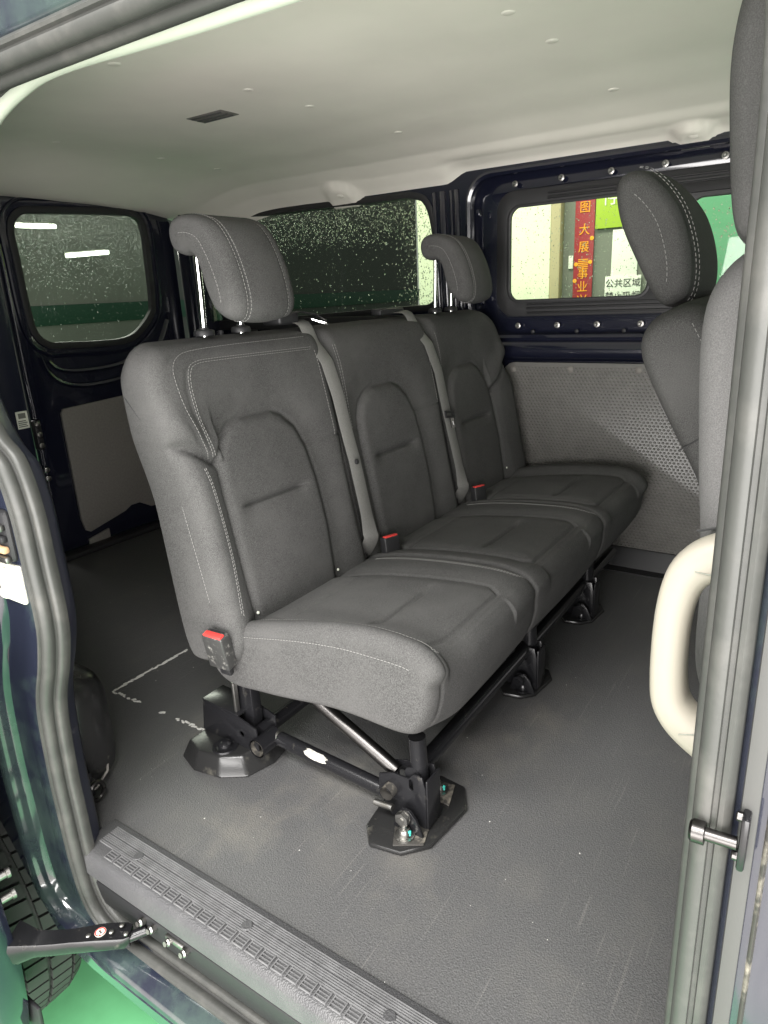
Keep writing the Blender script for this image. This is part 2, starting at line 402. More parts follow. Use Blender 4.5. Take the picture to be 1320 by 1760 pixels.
wallbox('cream_pillar', (4.15, -.35, -.56), (4.5, .24, 2.9), cream)
wallbox('garage_wall', (-2, 9.0, -.56), (7.6, 9.2, 3.2), midwall)
wallbox('garage_wall', (7.61, 9.0, -.56), (15, 9.2, 3.2), darkwall)
wallbox('garage_dado', (-2, 8.97, .64), (15, 8.99, .90), dado)

def textobj(name, body, size, loc, mt, parent, ext=.0015, xscale=1.0):
    """lettering facing -x: reading direction -y... viewed from the van reads left to right"""
    cu = bpy.data.curves.new(name, 'FONT'); cu.body = body; cu.size = size; cu.extrude = ext; cu.align_x = 'CENTER'; cu.align_y = 'CENTER'
    to = bpy.data.objects.new(name + '_tmp', cu); COL.objects.link(to)
    dg = bpy.context.evaluated_depsgraph_get(); me = bpy.data.meshes.new_from_object(to.evaluated_get(dg))
    bpy.data.objects.remove(to)
    x, y, z = loc
    for v in me.vertices:
        a, b, c = v.co; v.co = (x - c, y - a * xscale, z + b)
    me.flip_normals() if False else None
    me.materials.clear(); me.materials.append(mt); me.name = name
    o = bpy.data.objects.new(name, me); link(o, parent); return o
ban = thing('couplet_banner', 'long red paper banner with gold Chinese characters outside the side window', 'banner', (4.54, 1.49, .2))
bbox('paper', (4.545, 1.433, .1), (4.553, 1.557, 1.75), redpaper, ban, .001)
for i, ch in enumerate('宏图大展事业兴'):
    zz = [1.42, 1.295, 1.165, 1.063, .905, .823, .742][i]
    textobj('character', ch, .072, (4.542, 1.494, zz), gold, ban)
for (yy, zz) in ((1.445, 1.115), (1.545, .865), (1.54, .965), (1.45, .975)):
    lathe('gold_ornament', [(.002, 0), (.013, .001), (.013, .003), (.006, .004)], (4.545, yy, zz), (-1, 0, 0), gold, ban, 10)
mbo = MB()
for k in range(5): mbo.add(*box_geo((4.542, 1.463, .945 + .011 * k), (4.5445, 1.527, .951 + .011 * k)))
mbo.build('gold_ornament', gold, ban, False)
sg = thing('lime_sign', 'lime green sign board with white lettering above the notices outside', 'sign', (4.53, 1.2, 1.16))
bbox('board', (4.535, .9, 1.165), (4.55, 1.425, 1.62), limesign, sg, .002)
textobj('lettering', '停车', .12, (4.533, 1.27, 1.34), white, sg)
textobj('lettering', '请', .06, (4.533, 1.20, 1.22), white, sg)
pa = tag(bbox('notice_paper', (4.548, 1.16, .84), (4.552, 1.318, 1.152), white, None, .0008), 'tall blank white notice sheet below the lime sign outside', 'notice')
pb = thing('notice_card', 'white card with black Chinese characters on the wall outside the side window', 'notice', (4.54, 1.235, .7))
bbox('card', (4.538, 1.13, .70), (4.546, 1.348, .882), white, pb, .0008)
textobj('lettering', '公共区域', .054, (4.536, 1.237, .836), ink, pb)
textobj('lettering', '禁止吸烟', .054, (4.536, 1.237, .760), ink, pb)
tag(bbox('switch_plate', (4.545, 1.562, .94), (4.558, 1.592, 1.02), white, None, .003), 'small white switch plate left of the red banner', 'switch')
def tubelamp(P0, P1, label):
    P0 = Vector(P0); P1 = Vector(P1); t = thing('tube_lamp', label, 'lamp', P0, 'garage tube lamps')
    tube('lit_tube', [P0, P1], .026, tubelight, t, 10)
    o = Vector((0, .05, .03)); tube('housing', [P0 + o, P1 + o], .02, greywall, t, 8)
tubelamp((4.55, 7.9, 1.755), (5.02, 7.9, 1.765), 'lit white tube lamp at the upper left of the rear door window')
tubelamp((5.16, 8.0, 1.455), (5.74, 8.0, 1.505), 'lit white tube lamp near the middle of the rear door window')

# ------------------------------------------------------------------ VAN
van = thing('van', 'dark navy van with its sliding door open, seen into the passenger space', 'van', (1.28, .9, 0))
floor = obj('floor_mat', *box_geo((.495, -.5, -.02), (2.075, 2.26, 0)), rubber, van, False)
# --- dried adhesive line on the floor mat
mbr = MB()
def blob(x, y, sx, sy, a, h=.0012):
    n = 9; V = [(x, y, h)]; ca, sa = math.cos(a), math.sin(a)
    for k in range(n):
        t = 2 * math.pi * k / n; rr = random.uniform(.7, 1.2); u = sx * rr * math.cos(t); v = sy * rr * math.sin(t)
        V.append((x + u * ca - v * sa, y + u * sa + v * ca, .0004))
    mbr.add(V, [(0, k + 1, (k + 1) % n + 1) for k in range(n)])
for t in np.linspace(0, 1, 46):
    blob(.775 + .215 * t, 1.319 + random.uniform(-.003, .003), random.uniform(.004, .009), random.uniform(.0022, .005), random.uniform(-.3, .3))
for t in np.linspace(0, 1, 60):
    if .32 < t < .5 and random.random() < .85 or .58 < t < .72 or random.random() < .25: continue
    blob(.772 + .004 * t + random.uniform(-.003, .003), 1.317 - .30 * t, random.uniform(.002, .0045), random.uniform(.003, .008), random.uniform(-.3, .3))
for k in range(110):
    q = random.random() ** 3; blob(random.uniform(.5, 1.5), random.uniform(.15, 1.9), .0004 + .0012 * q, .0004 + .0009 * q, random.uniform(0, 3))
mbr.build('adhesive_residue', residue, floor, True, None, 'stuff', 'broken white adhesive line on the black floor mat')

# --- tread plate on the door sill
tread = sweep('tread_plate', [(-.05, 0), (.955, 0)], [(.519, 0), (.518, -.0030), (.516, -.0042), (.455, -.003), (.447, 0), (.443, .006), (.4405, .035), (.446, .04), (.494, .02), (.494, .0005)], tread_m, van, False, 1, label=None)
for x in [.5065 - .0032 * k for k in range(5)] + [.4890 - .0032 * k for k in range(4)] + [.4755, .4728]:
    obj('rib', *box_geo((x - .0008, -.04, .0034), (x + .0008, .932, .0062)), tread_rib, tread, False)
for y in (.846, .604, .362, .12):
    lathe('screw_cap', [(.0085, .003), (.0085, .0062), (.0072, .0072), (.002, .0070)], (.4842, y, 0), (0, 0, 1), tread_m, tread, 18)
mbs = MB()
mbs.add(*box_geo((.4545, 0, .0028), (.4710, .0014, .0058))); mbs.add(*box_geo((.4545, .0185, .0028), (.4710, .0199, .0058)))
for k in range(4): mbs.add(*box_geo((.4548 + .0048 * k, .0014, .0028), (.4559 + .0048 * k, .0185, .0054)))
sl = mbs.build('vent_slot', tread_rib, tread, False); base_y = sl.location[1]
for k in range(38):
    o = sl if k == 0 else sl.copy()
    if k: COL.objects.link(o)
    o.location[1] = base_y - .02 + .0242 * k
# --- opening loop of the sliding door at x=.45, listed from front bottom towards the rear
OP = [(.09, -.105), (.30, -.108), (.60, -.109), (.80, -.113), (.875, -.112), (.915, -.085), (.929, -.02), (.931, .08), (.930, .165), (.918, .28), (.885, .36), (.865, .43), (.865, .52),
      (.868, .60), (.886, .665), (.925, .70), (.955, .78), (.96, .92), (.945, .99), (.90, 1.045), (.82, 1.067), (.6, 1.070), (.3, 1.068), (.13, 1.062), (.075, 1.04), (.056, .98), (.053, .8), (.052, .5), (.051, .1), (.052, -.04), (.062, -.088)]
OPS = catmull(OP, 8, True); OPS = resample(np.vstack([OPS, OPS[:1]]), .012)[:-1]
N2 = pnorm(OPS); OSC = .22 + .78 * sstep(N2[:, 1], -.85, -.2)
seal = sweep('door_seal', OPS, [(.462, .000), (.456, -.003), (.449, -.0035), (.4455, -.0015), (.4445, .0022), (.4447, .0062), (.4412, .0068), (.4402, .0036), (.4365, .0022), (.4310, .0032), (.4272, .0068), (.4258, .0115), (.4268, .0142), (.4298, .0150), (.4298, .0180), (.4262, .0192), (.4255, .0222), (.4285, .0262), (.445, .028), (.462, .024)], seal_m, van)
sweep('groove_line', OPS, [(.4447, .0050), (.4428, .0056), (.4410, .0050), (.4428, .0074)], sealdark, seal)
# jamb outside the seal, the body shell beyond it
sweep('door_jamb', OPS, [(.462, .020), (.440, .026), (.434, .029), (.431, .034), (.4295, .060), (.4295, .085), (.427, .092), (.420, .094), (.416, .097), (.410, .104), (.406, .105), (.401, .110), (.400, .118), (.44, .118)], jamb_m, van, osc=OSC)
jamb = bpy.data.objects['door_jamb']
sweep('inner_flange', OPS, [(.462, .003), (.470, .010), (.484, .020), (.492, .030), (.494, .10), (.47, .10)], navy_dull, van)
k_ = [i for i in range(len(OPS)) if OPS[i][0] < .07 and -.06 < OPS[i][1] < 1.02]; k_.sort(key=lambda i: OPS[i][1])
FP = [tuple(OPS[i]) for i in k_]
sweep('dark_gap_strip', FP, [(.4335, .031), (.4290, .032), (.4280, .037), (.4290, .042), (.4335, .043)], sealdark, jamb, False, -1)  # dark strip standing in for the shaded gap between seal and jamb
sweep('rusty_seam', FP, [(.4305, .047), (.4280, .048), (.4275, .0495), (.4305, .051)], dusty, jamb, False, -1)
# body side skin with opening
HOLE = OPS + N2 * (.03 + .083 * OSC)[:, None]
outer = [(-.9, -.185), (.60, -.185), (.90, -.183), (.975, -.172), (1.03, -.10), (1.07, -.03), (1.12, .05), (1.22, .11), (1.38, .15), (1.55, .12), (1.68, .04), (1.75, -.10), (1.78, -.30), (2.35, -.30), (2.35, 1.40), (-.9, 1.40)]
plate('side_skin', outer, [[tuple(p) for p in HOLE]], lambda a, b, d: (.4005 + d, a, b), .010, bodypaint, van)
# top of the opening : lip of the headlining and dark trim
LP = [(-.2, 1.078), (.3, 1.080), (.5, 1.083), (.62, 1.087), (.72, 1.091), (.79, 1.090), (.83, 1.084), (.87, 1.075), (.91, 1.06), (.95, 1.03), (.97, .98)]
LPS = resample(catmull(LP, 8), .01)
# --- headlining
def hz(x, y):
    px = [.52, .535, .56, .60, .68, .80, 1.0, 1.3, 1.6, 1.8, 1.92, 2.0, 2.05, 2.09]
    pz = [1.088, 1.118, 1.160, 1.20, 1.235, 1.252, 1.262, 1.266, 1.262, 1.25, 1.232, 1.205, 1.178, 1.150]
    z = np.interp(x, px, pz)
    e = 1.150 + .030 * sstep(-y, -1.13, -1.05)
    z = np.where(x > 1.75, np.maximum(z, 0) + (e - 1.150) * sstep(x, 1.95, 2.09), z)
    z = z - .075 * sstep(y, 1.75, 2.26) ** 1.6
    for yc, w in ((1.52, .075), (.405, .055)):
        d = np.hypot((y - yc) / w, (x - 2.09) / .11); z = z - .020 * (1 - sstep(d, .75, 1.05)) * (x < 2.085)
    z = z - .006 * np.exp(-((y - .82) / .02) ** 2) * sstep(x, .6, .8) * 0
    return z
xs = np.r_[np.linspace(.525, .7, 22), np.linspace(.72, 1.84, 40), np.linspace(1.85, 2.088, 34)]; ys = np.linspace(-.4, 2.26, 160)
X, Y = np.meshgrid(xs, ys); Z = hz(X, Y)
nx, ny = len(xs), len(ys)
V = [(X[j, i], Y[j, i], Z[j, i]) for j in range(ny) for i in range(nx)] + [(X[j, i], Y[j, i], 1.40) for j in (0, ny - 1) for i in (0, nx - 1)]
F = [(j * nx + i, (j + 1) * nx + i, (j + 1) * nx + i + 1, j * nx + i + 1) for j in range(ny - 1) for i in range(nx - 1)]
head = obj('headlining', V, F, lining, van)
for (x, y) in [(1.18, .525), (1.36, .52), (1.727, .515), (1.198, 1.115), (1.39, 1.108), (1.726, 1.08), (.90, 1.15), (1.19, 1.8), (1.36, 1.78), (1.73, 1.775), (.93, .53), (1.52, 1.79)]:
    z = float(hz(np.array(x), np.array(y)))
    lathe('clip', [(.012, -.006), (.012, .0004), (.0105, .0014), (.003, .0016)][::1], (x, y, z + .0005), (0, 0, -1), lining, head, 20)
for yc in (1.52, .405):
    lathe('clip', [(.012, -.006), (.012, .0004), (.0105, .0014), (.003, .0016)], (2.03, yc - .005, float(hz(np.array(2.03), np.array(yc)))), (-.45, 0, -.9), lining, head, 20)
bm_z = float(hz(np.array(1.297), np.array(1.33)))
rec = bbox('lamp_recess', (1.267, 1.27, bm_z - .002), (1.33, 1.39, bm_z + .02), hardboard, head, .004)
for k in range(3): bbox('recess_bar', (1.275 + .02 * k, 1.28, bm_z - .004), (1.28 + .02 * k, 1.38, bm_z - .0015), trim_grey, rec, .001)
sweep('headlining_edge', LPS, [(.534, .014), (.526, .004), (.518, .0), (.511, .001), (.507, .005), (.507, .011), (.534, .018)], lip_m, head, False, -1)
sweep('upper_trim', LPS, [(.508, .0085), (.495, .004), (.480, .001), (.468, -.001), (.458, -.006), (.450, -.006), (.448, .03), (.508, .03)], black, van, False, -1)
bbox('roof', (.36, -.9, 1.33), (2.3, 2.36, 1.40), navy, van, .02)

# --- far side wall
FW = lambda a, b, d: (2.07 + d, a, b)
GL = rrect(.50, .806, .922, 1.078, .035)                 # glass of the sliding window
G2 = rrect(-.35, .806, .405, 1.050, .03)
QW = [(1.335, .79), (2.12, .76), (2.17, .80), (2.17, 1.12), (2.13, 1.158), (1.40, 1.150), (1.245, 1.145), (1.19, 1.105), (1.166, .99), (1.163, .86), (1.19, .80)]
QWs = [tuple(p) for p in smooth_poly(QW, .02)]
WO = rrect(-.6, .70, 1.045, 1.172, (.10, .075, .05, .05))
wall = plate('side_wall', [(-.6, -.02), (2.30, -.02), (2.30, 1.30), (-.6, 1.30)], [WO, QWs], FW, .03, navy, van)
plate('window_surround', [(a, b) for a, b in rrect(-.6, .69, 1.055, 1.182, (.10, .08, .05, .05))], [rrect(-.45, .764, .958, 1.118, (.055, .05, .05, .05))], lambda a, b, d: (2.105 + d, a, b), .02, navy, van, .004)
sweep('flange_bead', [tuple(p) for p in WO], [(2.074, -.006), (2.064, -.004), (2.060, .004), (2.064, .012), (2.074, .014)], navy, wall, True, 1)
# dark plastic sliding window frame
win = plate('side_window', rrect(-.46, .758, .964, 1.124, (.06, .055, .05, .05)), [GL, G2], lambda a, b, d: (2.092 + d, a, b), .022, black, van, .003)
for (z0, z1, x0) in ((.766, .772, 2.084), (.780, .786, 2.082), (.792, .797, 2.086), (1.090, 1.097, 2.083), (1.104, 1.109, 2.084)):
    bbox('rail', (x0, -.4, z0), (2.093, .86 if z0 < .9 else .80, z1), black, win, .0015)
bbox('rail', (2.080, -.4, 1.062), (2.0925, .44, 1.086), black, win, .002)
bbox('latch', (2.076, .425, .92), (2.0925, .445, .98), black, win, .003)
sweep('glass_gasket', GL, [(2.090, -.004), (2.088, 0), (2.090, .006), (2.094, .006)], black, win)
obj('glass_pane', *box_geo((2.104, .48, .79), (2.109, .94, 1.09)), glass, win, False)
obj('glass_pane', *box_geo((2.1105, -.38, .79), (2.114, .42, 1.07)), glass, win, False)
for y in (.905, .762, .62, .477, .332): lathe('stud', [(.009, 0), (.009, .003), (.0045, .004), (.0045, .013), (.003, .015)], (2.094, y, 1.142), (-1, 0, 0), steel, wall, 12)
for y in (.89, .762, .64, .514, .39): lathe('stud', [(.009, 0), (.009, .003), (.0045, .004), (.0045, .013), (.003, .015)], (2.094, y, .731), (-1, 0, 0), steel, wall, 12)
for y in (.84, .70, .56): lathe('hole_plug', [(.006, 0), (.006, .002), (.004, .003)], (2.0935, y, .712), (-1, 0, 0), black, wall, 10)
# belt line beam and pillar pressings
sweep('waist_beam', [(-.6, .655), (1.04, .655)], [(2.07, .036), (2.058, .030), (2.046, .018), (2.042, 0), (2.047, -.016), (2.060, -.026), (2.07, -.03)], navy, van, False, -1)
for yy, dx in ((1.085, .010), (1.105, .006), (1.135, .012), (1.165, .008)):
    V, F = tube_geo([(2.07, yy - .012, .66), (2.068, yy - .008, .8), (2.068, yy, 1.0), (2.072, yy + .006, 1.145)], dx, 10)
    obj('pillar_pressing', V, F, navy, van)
for (yy, zz) in ((.995, .80), (1.0, .93), (1.005, 1.06)): bbox('bracket_tab', (2.055, yy, zz), (2.07, yy + .012, zz + .02), navy, wall, .003)
# quarter window
qg = plate('quarter_window', [tuple(p) for p in np.array(QWs)], [], lambda a, b, d: (2.090 + d, a, b), .005, tinted, van)
sweep('window_gasket', QWs, [(2.066, -.010), (2.064, 0), (2.068, .010), (2.09, .012), (2.09, -.012)], black, qg)
bbox('parcel_ledge', (2.03, 1.15, .735), (2.075, 2.2, .775), black, van, .006)
# lower dimpled board
PB = rrect(.02, .055, .925, .622, (.02, .045, .02, .02))
pan = plate('lower_board', PB, [], lambda a, b, d: (2.052 + d, a, b), .012, dimple_m, van, .0015)
mbd = MB(); row = 0; z = .064
ring = [(math.cos(k * math.pi / 3), math.sin(k * math.pi / 3)) for k in range(6)]
while z < .614:
    y = .03 + (row % 2) * .0058
    while y < .916:
        if not (y > .885 and z > .585):
            V = [(2.0517, y + .0043 * c, z + .0037 * s) for c, s in ring] + [(2.0487, y + .0024 * c, z + .0020 * s) for c, s in ring]
            mbd.add(V, [(k, (k + 1) % 6, 6 + (k + 1) % 6, 6 + k) for k in range(6)] + [tuple(range(6, 12))])
        y += .0116
    z += .0095; row += 1
mbd.build('dimple_pattern', dimple_m, pan, True, 60, 'stuff')
for (y, zz) in ((.885, .600), (.70, .603), (.50, .604), (.30, .604)):
    lathe('fastener', [(.010, 0), (.010, .003), (.006, .006), (.002, .0065)], (2.0515, y, zz), (-1, 0, 0), hardboard, pan, 14)
sweep('skirting', [(-.5, 0), (2.2, 0)], [(2.07, .062), (2.046, .060), (2.040, .050), (2.020, .006), (1.985, .004), (1.985, -.004), (2.07, -.004)], black, van, False, -1)

# --- rear doors
RW = lambda a, b, d: (a, 2.25 + d, b)
RWIN = [(1.275, 1.00), (1.275, 1.10), (1.315, 1.150), (1.40, 1.160), (1.68, 1.172), (1.755, 1.165), (1.785, 1.12), (1.785, .98), (1.778, .86), (1.765, .815), (1.70, .755), (1.64, .728), (1.55, .722), (1.40, .728), (1.33, .735), (1.288, .775), (1.277, .86)]
RWs = [tuple(p) for p in smooth_poly(RWIN, .016)]
DO = rrect(1.222, .012, 1.915, 1.215, (.02, .10, .03, .02))
rd = plate('rear_door', DO, [RWs], RW, .03, navy, van, .006)
rg = plate('rear_window', RWs, [], lambda a, b, d: (a, 2.268 + d, b), .005, tinted, van)
rfn = lambda x, y, z: (y, x, z)
sweep('window_gasket', RWs, [(2.262, -.012), (2.246, -.010), (2.243, 0), (2.247, .012), (2.262, .013)], black, rg, True, 1, fn=rfn)
RP = np.array(RWs); RN = pnorm(RP)
sweep('door_pressing', [tuple(p) for p in RP + RN * .033], [(2.252, -.007), (2.244, -.003), (2.243, .003), (2.252, .008)], navy, rd, True, 1, fn=rfn)
UP = resample(catmull([(1.292, .70), (1.31, .645), (1.36, .605), (1.44, .588), (1.56, .592), (1.66, .61), (1.73, .65), (1.79, .72), (1.83, .79)], 8), .015)
sweep('door_pressing', UP, [(2.252, -.010), (2.240, -.004), (2.238, .004), (2.252, .012)], navy, rd, False, 1, fn=rfn)
UP2 = resample(catmull([(1.315, .685), (1.345, .655), (1.42, .640), (1.56, .642), (1.65, .665), (1.70, .70)], 8), .015)
sweep('door_pressing', UP2, [(2.252, -.010), (2.241, -.003), (2.240, .003), (2.252, .010)], navy, rd, False, 1, fn=rfn)
for xx in (1.23, 1.83):
    tube('door_pressing', [(xx - .002, 2.246, .03), (xx, 2.246, .55), (xx - .004, 2.244, .62), (xx - .004, 2.246, 1.12)] if xx < 1.5 else [(xx, 2.246, .78), (xx + .012, 2.246, .60), (xx + .012, 2.246, .5)], .005, navy, rd, 8)
DP = [(1.318, .12), (1.318, .505), (1.328, .520), (1.88, .545), (1.90, .53), (1.90, .085), (1.62, .085), (1.57, .115), (1.53, .115), (1.50, .10), (1.345, .065), (1.328, .075)]
plate('door_board', DP, [], lambda a, b, d: (a, 2.236 + d, b), .012, hardboard, rd, .002)
plate('door_cover', [(1.335, .0), (1.42, .0), (1.42, .055), (1.335, .038)], [], lambda a, b, d: (a, 2.238 + d, b), .01, hardboard, rd, .001)
bbox('rear_sill', (.55, 2.19, .001), (2.0, 2.245, .02), black, van, .006)
ld = plate('rear_door', rrect(.45, .012, 1.212, 1.215, .02), [rrect(.55, .74, 1.14, 1.15, .07)], RW, .05, navy_dull, van, .006)
plate('window_glass', rrect(.55, .74, 1.14, 1.15, .07), [], lambda a, b, d: (a, 2.275 + d, b), .004, tinted, ld)
# label and latch on the near leaf's edge
lab = bbox('warning_label', (1.165, 2.244, .478), (1.204, 2.248, .535), white, ld, .0008)
for k in range(4): bbox('print', (1.168, 2.2425, .484 + .006 * k), (1.168 + .03 - .004 * (k % 2), 2.2442, .487 + .006 * k), greywall, lab, 0)
bbox('print', (1.172, 2.2425, .512), (1.196, 2.2442, .529), greywall, lab, 0)
lat = bbox('door_latch', (1.208, 2.222, .40), (1.232, 2.25, .50), black, ld, .006)
for zz in (.487, .452, .415, .33, .30): lathe('latch_bolt', [(.009, 0), (.009, .006), (.004, .008)], (1.219, 2.224, zz), (0, -1, 0), steel, lat, 12)
# corner post, vent
bbox('corner_post', (1.925, 2.17, .0), (2.072, 2.26, 1.22), navy, van, .025, 4)
tube('post_pressing', [(1.935, 2.172, .55), (1.935, 2.172, .9), (1.930, 2.172, 1.08), (1.90, 2.19, 1.19)], .006, navy, van, 8)
vt = bbox('air_vent', (2.052, 1.99, .68), (2.064, 2.10, .83), trim_grey, van, .004)
for k in range(7): bbox('vent_slat', (2.049, 2.005, .695 + .018 * k), (2.0535, 2.085, .702 + .018 * k), black, vt, .001)
bbox('rear_header', (.5, 2.2, 1.205), (2.07, 2.27, 1.30), navy, van, .01)

# --- raindrops
def drops(parent, axis, pos, poly, n, dens, rmin, rmax, sgn=1):
    P = np.array(poly); a0, b0 = P.min(0); a1, b1 = P.max(0)
    A = rng.uniform(a0, a1, n * 12); B = rng.uniform(b0, b1, n * 12); ok = (rng.random(n * 12) < dens(A, B)) & (sdpoly(A, B, P) < -.004)
    A = A[ok][:n]; B = B[ok][:n]; n = len(A); r = rmin + (rmax - rmin) * rng.random(n) ** 3; el = rng.uniform(1, 1.5, n)
    t = np.arange(7) * 2 * math.pi / 7; V = np.zeros((n, 21, 3)); k0, k1 = (1, 2) if axis == 0 else (0, 2)
    for q, (rr, h) in enumerate(((1, 0), (.8, .33), (.4, .52))):
        V[:, q * 7:q * 7 + 7, k0] = A[:, None] + r[:, None] * rr * np.cos(t); V[:, q * 7:q * 7 + 7, k1] = B[:, None] + (r * el)[:, None] * rr * np.sin(t)
        V[:, q * 7:q * 7 + 7, axis] = pos + sgn * (r * h)[:, None]
    f0 = [(i * 7 + k, i * 7 + (k + 1) % 7, i * 7 + 7 + (k + 1) % 7, i * 7 + 7 + k) for i in range(2) for k in range(7)] + [tuple(range(14, 21)), tuple(range(7))[::-1]]
    F = [tuple(i + 21 * d for i in f) for d in range(n) for f in f0]
    obj('raindrops', V.reshape(-1, 3), F, water, parent, True, None, 'stuff')
drops(win, 0, 2.1095, GL, 1100, lambda a, b: 1 + 0 * a, .0006, .0019)
drops(win, 0, 2.1145, rrect(.22, .81, .40, 1.045, .02), 500, lambda a, b: 1 + 0 * a, .0008, .0026)
drops(qg, 0, 2.0955, QWs, 6500, lambda a, b: np.clip(1.25 * sstep(b, .98, 1.12) + .55 * sstep(-a, -1.36, -1.24) + .05, 0, 1), .0006, .0026)
drops(rg, 1, 2.2735, RWs, 9500, lambda a, b: np.clip(.03 + sstep(b, .85, 1.15), 0, 1), .0006, .0021)

# --- near side pillar pieces
bbox('front_pillar', (.47, -.30, -.10), (.575, .045, 1.10), trim_grey, van, .012)
gh = catmull([(.60, .000, .629), (.60, .055, .628), (.60, .088, .610), (.60, .1005, .57), (.60, .101, .50), (.60, .092, .466), (.60, .062, .442), (.60, .000, .412)], 7)
def handle():
    V = []; F = []; seg = 16; n = len(gh)
    for i, p in enumerate(gh):
        t = gh[min(i + 1, n - 1)] - gh[max(i - 1, 0)]; t /= np.linalg.norm(t); s = np.array([0, -t[2], t[1]])
        k2 = i / (n - 1); w = .0185 + .003 * math.cos(2 * math.pi * k2)
        for k in range(seg):
            a = 2 * math.pi * k / seg; c, q = math.cos(a), math.sin(a)
            c = math.copysign(abs(c) ** .7, c); q = math.copysign(abs(q) ** .7, q)
            V.append(p + np.array([.018 * q, 0, 0]) + s * w * c)
    for i in range(n - 1):
        for k in range(seg): F.append((i * seg + k, i * seg + (k + 1) % seg, (i + 1) * seg + (k + 1) % seg, (i + 1) * seg + k))
    F.append(tuple(range(seg))[::-1]); F.append(tuple(range((n - 1) * seg, n * seg)))
    return V, F
gr = obj('grab_handle', *handle(), beige, van)
for za, zb in ((.6105, .6135), (.4660, .4520)): tube('mould_line', resample([(.5822, .04, za), (.5818, .085, zb)], .01), .0006, greywall, gr, 5)
bbox('handle_mount', (.575, -.02, .40), (.625, .040, .68), beige, gr, .01, 3)
st = lathe('striker_pin', [(.0045, 0), (.0045, .019), (.0078, .0195), (.0078, .027), (.0062, .029)], (.420, .0195, .493), (0, 1, -.06), darksteel, van, 18)
bbox('striker_plate', (.416, .0135, .474), (.434, .0185, .516), frame_m, st, .002)
for zz in (.479, .511): lathe('striker_bolt', [(.0035, 0), (.0035, .003), (.002, .004)], (.425, .0185, zz), (0, 1, 0), darksteel, st, 10)
# wheel arch cover, tie-down ring behind the opening
wa = bmesh.new(); V, F = box_geo((.50, 1.045, -.005), (.62, 1.9, .23)); vs = [wa.verts.new(v) for v in V]
for f in F: wa.faces.new([vs[i] for i in f])
bmesh.ops.bevel(wa, geom=list(wa.edges), offset=.055, segments=6, affect='EDGES', profile=.5)
arch = bmobj('wheel_arch_cover', wa, cover_m, van)
tube('piping', [(.60, 1.10, .06), (.585, 1.060, .05), (.572, 1.046, .03), (.545, 1.044, .012), (.51, 1.046, .01)], .0025, hardboard, arch, 6)
tie = lathe('tie_down', [(.012, 0), (.012, .01), (.007, .014)], (.522, 1.035, .038), (.6, -.8, 0), steel, van, 12)
tube('ring', catmull([(.530 + .014 * math.cos(t), 1.018, .026 + .017 * math.sin(t)) for t in np.linspace(0, 2 * math.pi, 13)[:-1]], 4, True), .0042, darksteel, tie, 8)
bbox('bracket', (.506, 1.022, .015), (.53, 1.04, .065), frame_m, tie, .004)
# latch area on the rear jamb
ls = bbox('latch_plate', (.424, .900, .462), (.434, .960, .520), whiteplate, van, .005, 3)
for (y, zz) in ((.930, .506), (.912, .482), (.940, .476)): lathe('latch_bolt', [(.009, 0), (.009, .004), (.006, .007), (.002, .0075)], (.424, y, zz), (-1, -.25, 0), whiteplate, ls, 14)
lk = bbox('lock_housing', (.421, .900, .525), (.435, .970, .60), black, van, .008)
for k, (zz, mt_) in enumerate(((.527, steel), (.541, rust), (.556, black), (.572, steel))): bbox('lock_piece', (.414, .902, zz), (.423, .955, zz + .010), mt_, lk, .003)
# roller track pieces below the tread plate
tr = bbox('door_track', (.447, -.05, -.095), (.475, .95, -.052), black, van, .004)
for y in (.80, .775, .735, .70): lathe('roller', [(.006, 0), (.006, .008), (.004, .010), (.004, .013)], (.446, y, -.064), (-1, 0, .3), steel, tr, 12)
bbox('track_plate', (.442, .705, -.066), (.449, .745, -.056), steel, tr, .002)
# outer rocker: green-lit flange and navy band
sweep('rocker', [(-.3, -.118), (.93, -.118)], [(.445, 0), (.432, -.002), (.424, -.006), (.418, -.008), (.414, -.012), (.4085, -.016), (.402, -.022), (.4015, -.06), (.44, -.06)], jamb_m, van, False, -1)
# rear wheel
def tyre(parent, x0, x1, c, R):
    w = sub = None
    prof = [(x0, R - .10), (x0 - .012, R - .06), (x0 - .006, R - .02), (x0 + .012, R - .004), (x0 + .03, R), (x1 - .03, R), (x1 - .012, R - .004), (x1 + .006, R - .02), (x1 + .012, R - .06), (x1, R - .10)]
    n = 72; V = []; F = []; k = len(prof)
    for i in range(n):
        a = 2 * math.pi * i / n
        for x, r in prof: V.append((x, c[0] + r * math.cos(a), c[1] + r * math.sin(a)))
    for i in range(n):
        j = (i + 1) % n
        for q in range(k): F.append((i * k + q, i * k + (q + 1) % k, j * k + (q + 1) % k, j * k + q))
    wh = obj('wheel', V, F, tyre_m, parent, True, 50)
    lathe('rim', [(.05, 0), (.20, 0), (R - .095, -.03), (R - .095, -.1), (.05, -.1)], (x0 + .02, c[0], c[1]), (-1, 0, 0), steel, wh, 32)
    mb = MB()
    for i in range(64):
        a = 2 * math.pi * i / 64
        for (u0, u1, sh) in ((x0 + .004, x0 + .052, .0), (x0 + .060, x0 + .098, .05), (x0 + .106, x0 + .144, .02), (x0 + .15, x1 - .004, .06)):
            for s in (0,):
                q = []
                for (u, da) in ((u0, 0), (u1, .03), (u1, .116), (u0, .086)):
                    for rr in (R - .004, R + .009):
                        aa = a + da * .95 + sh; edge = .008 if (u in (x0 + .004, x1 - .004)) else 0
                        q.append((u, c[0] + (rr - edge) * math.cos(aa), c[1] + (rr - edge) * math.sin(aa)))
                mb.add(q, [(0, 1, 3, 2), (2, 3, 5, 4), (4, 5, 7, 6), (6, 7, 1, 0), (1, 7, 5, 3)])
    mb.build('tread_blocks', tyre_m, wh, False, None, 'stuff')
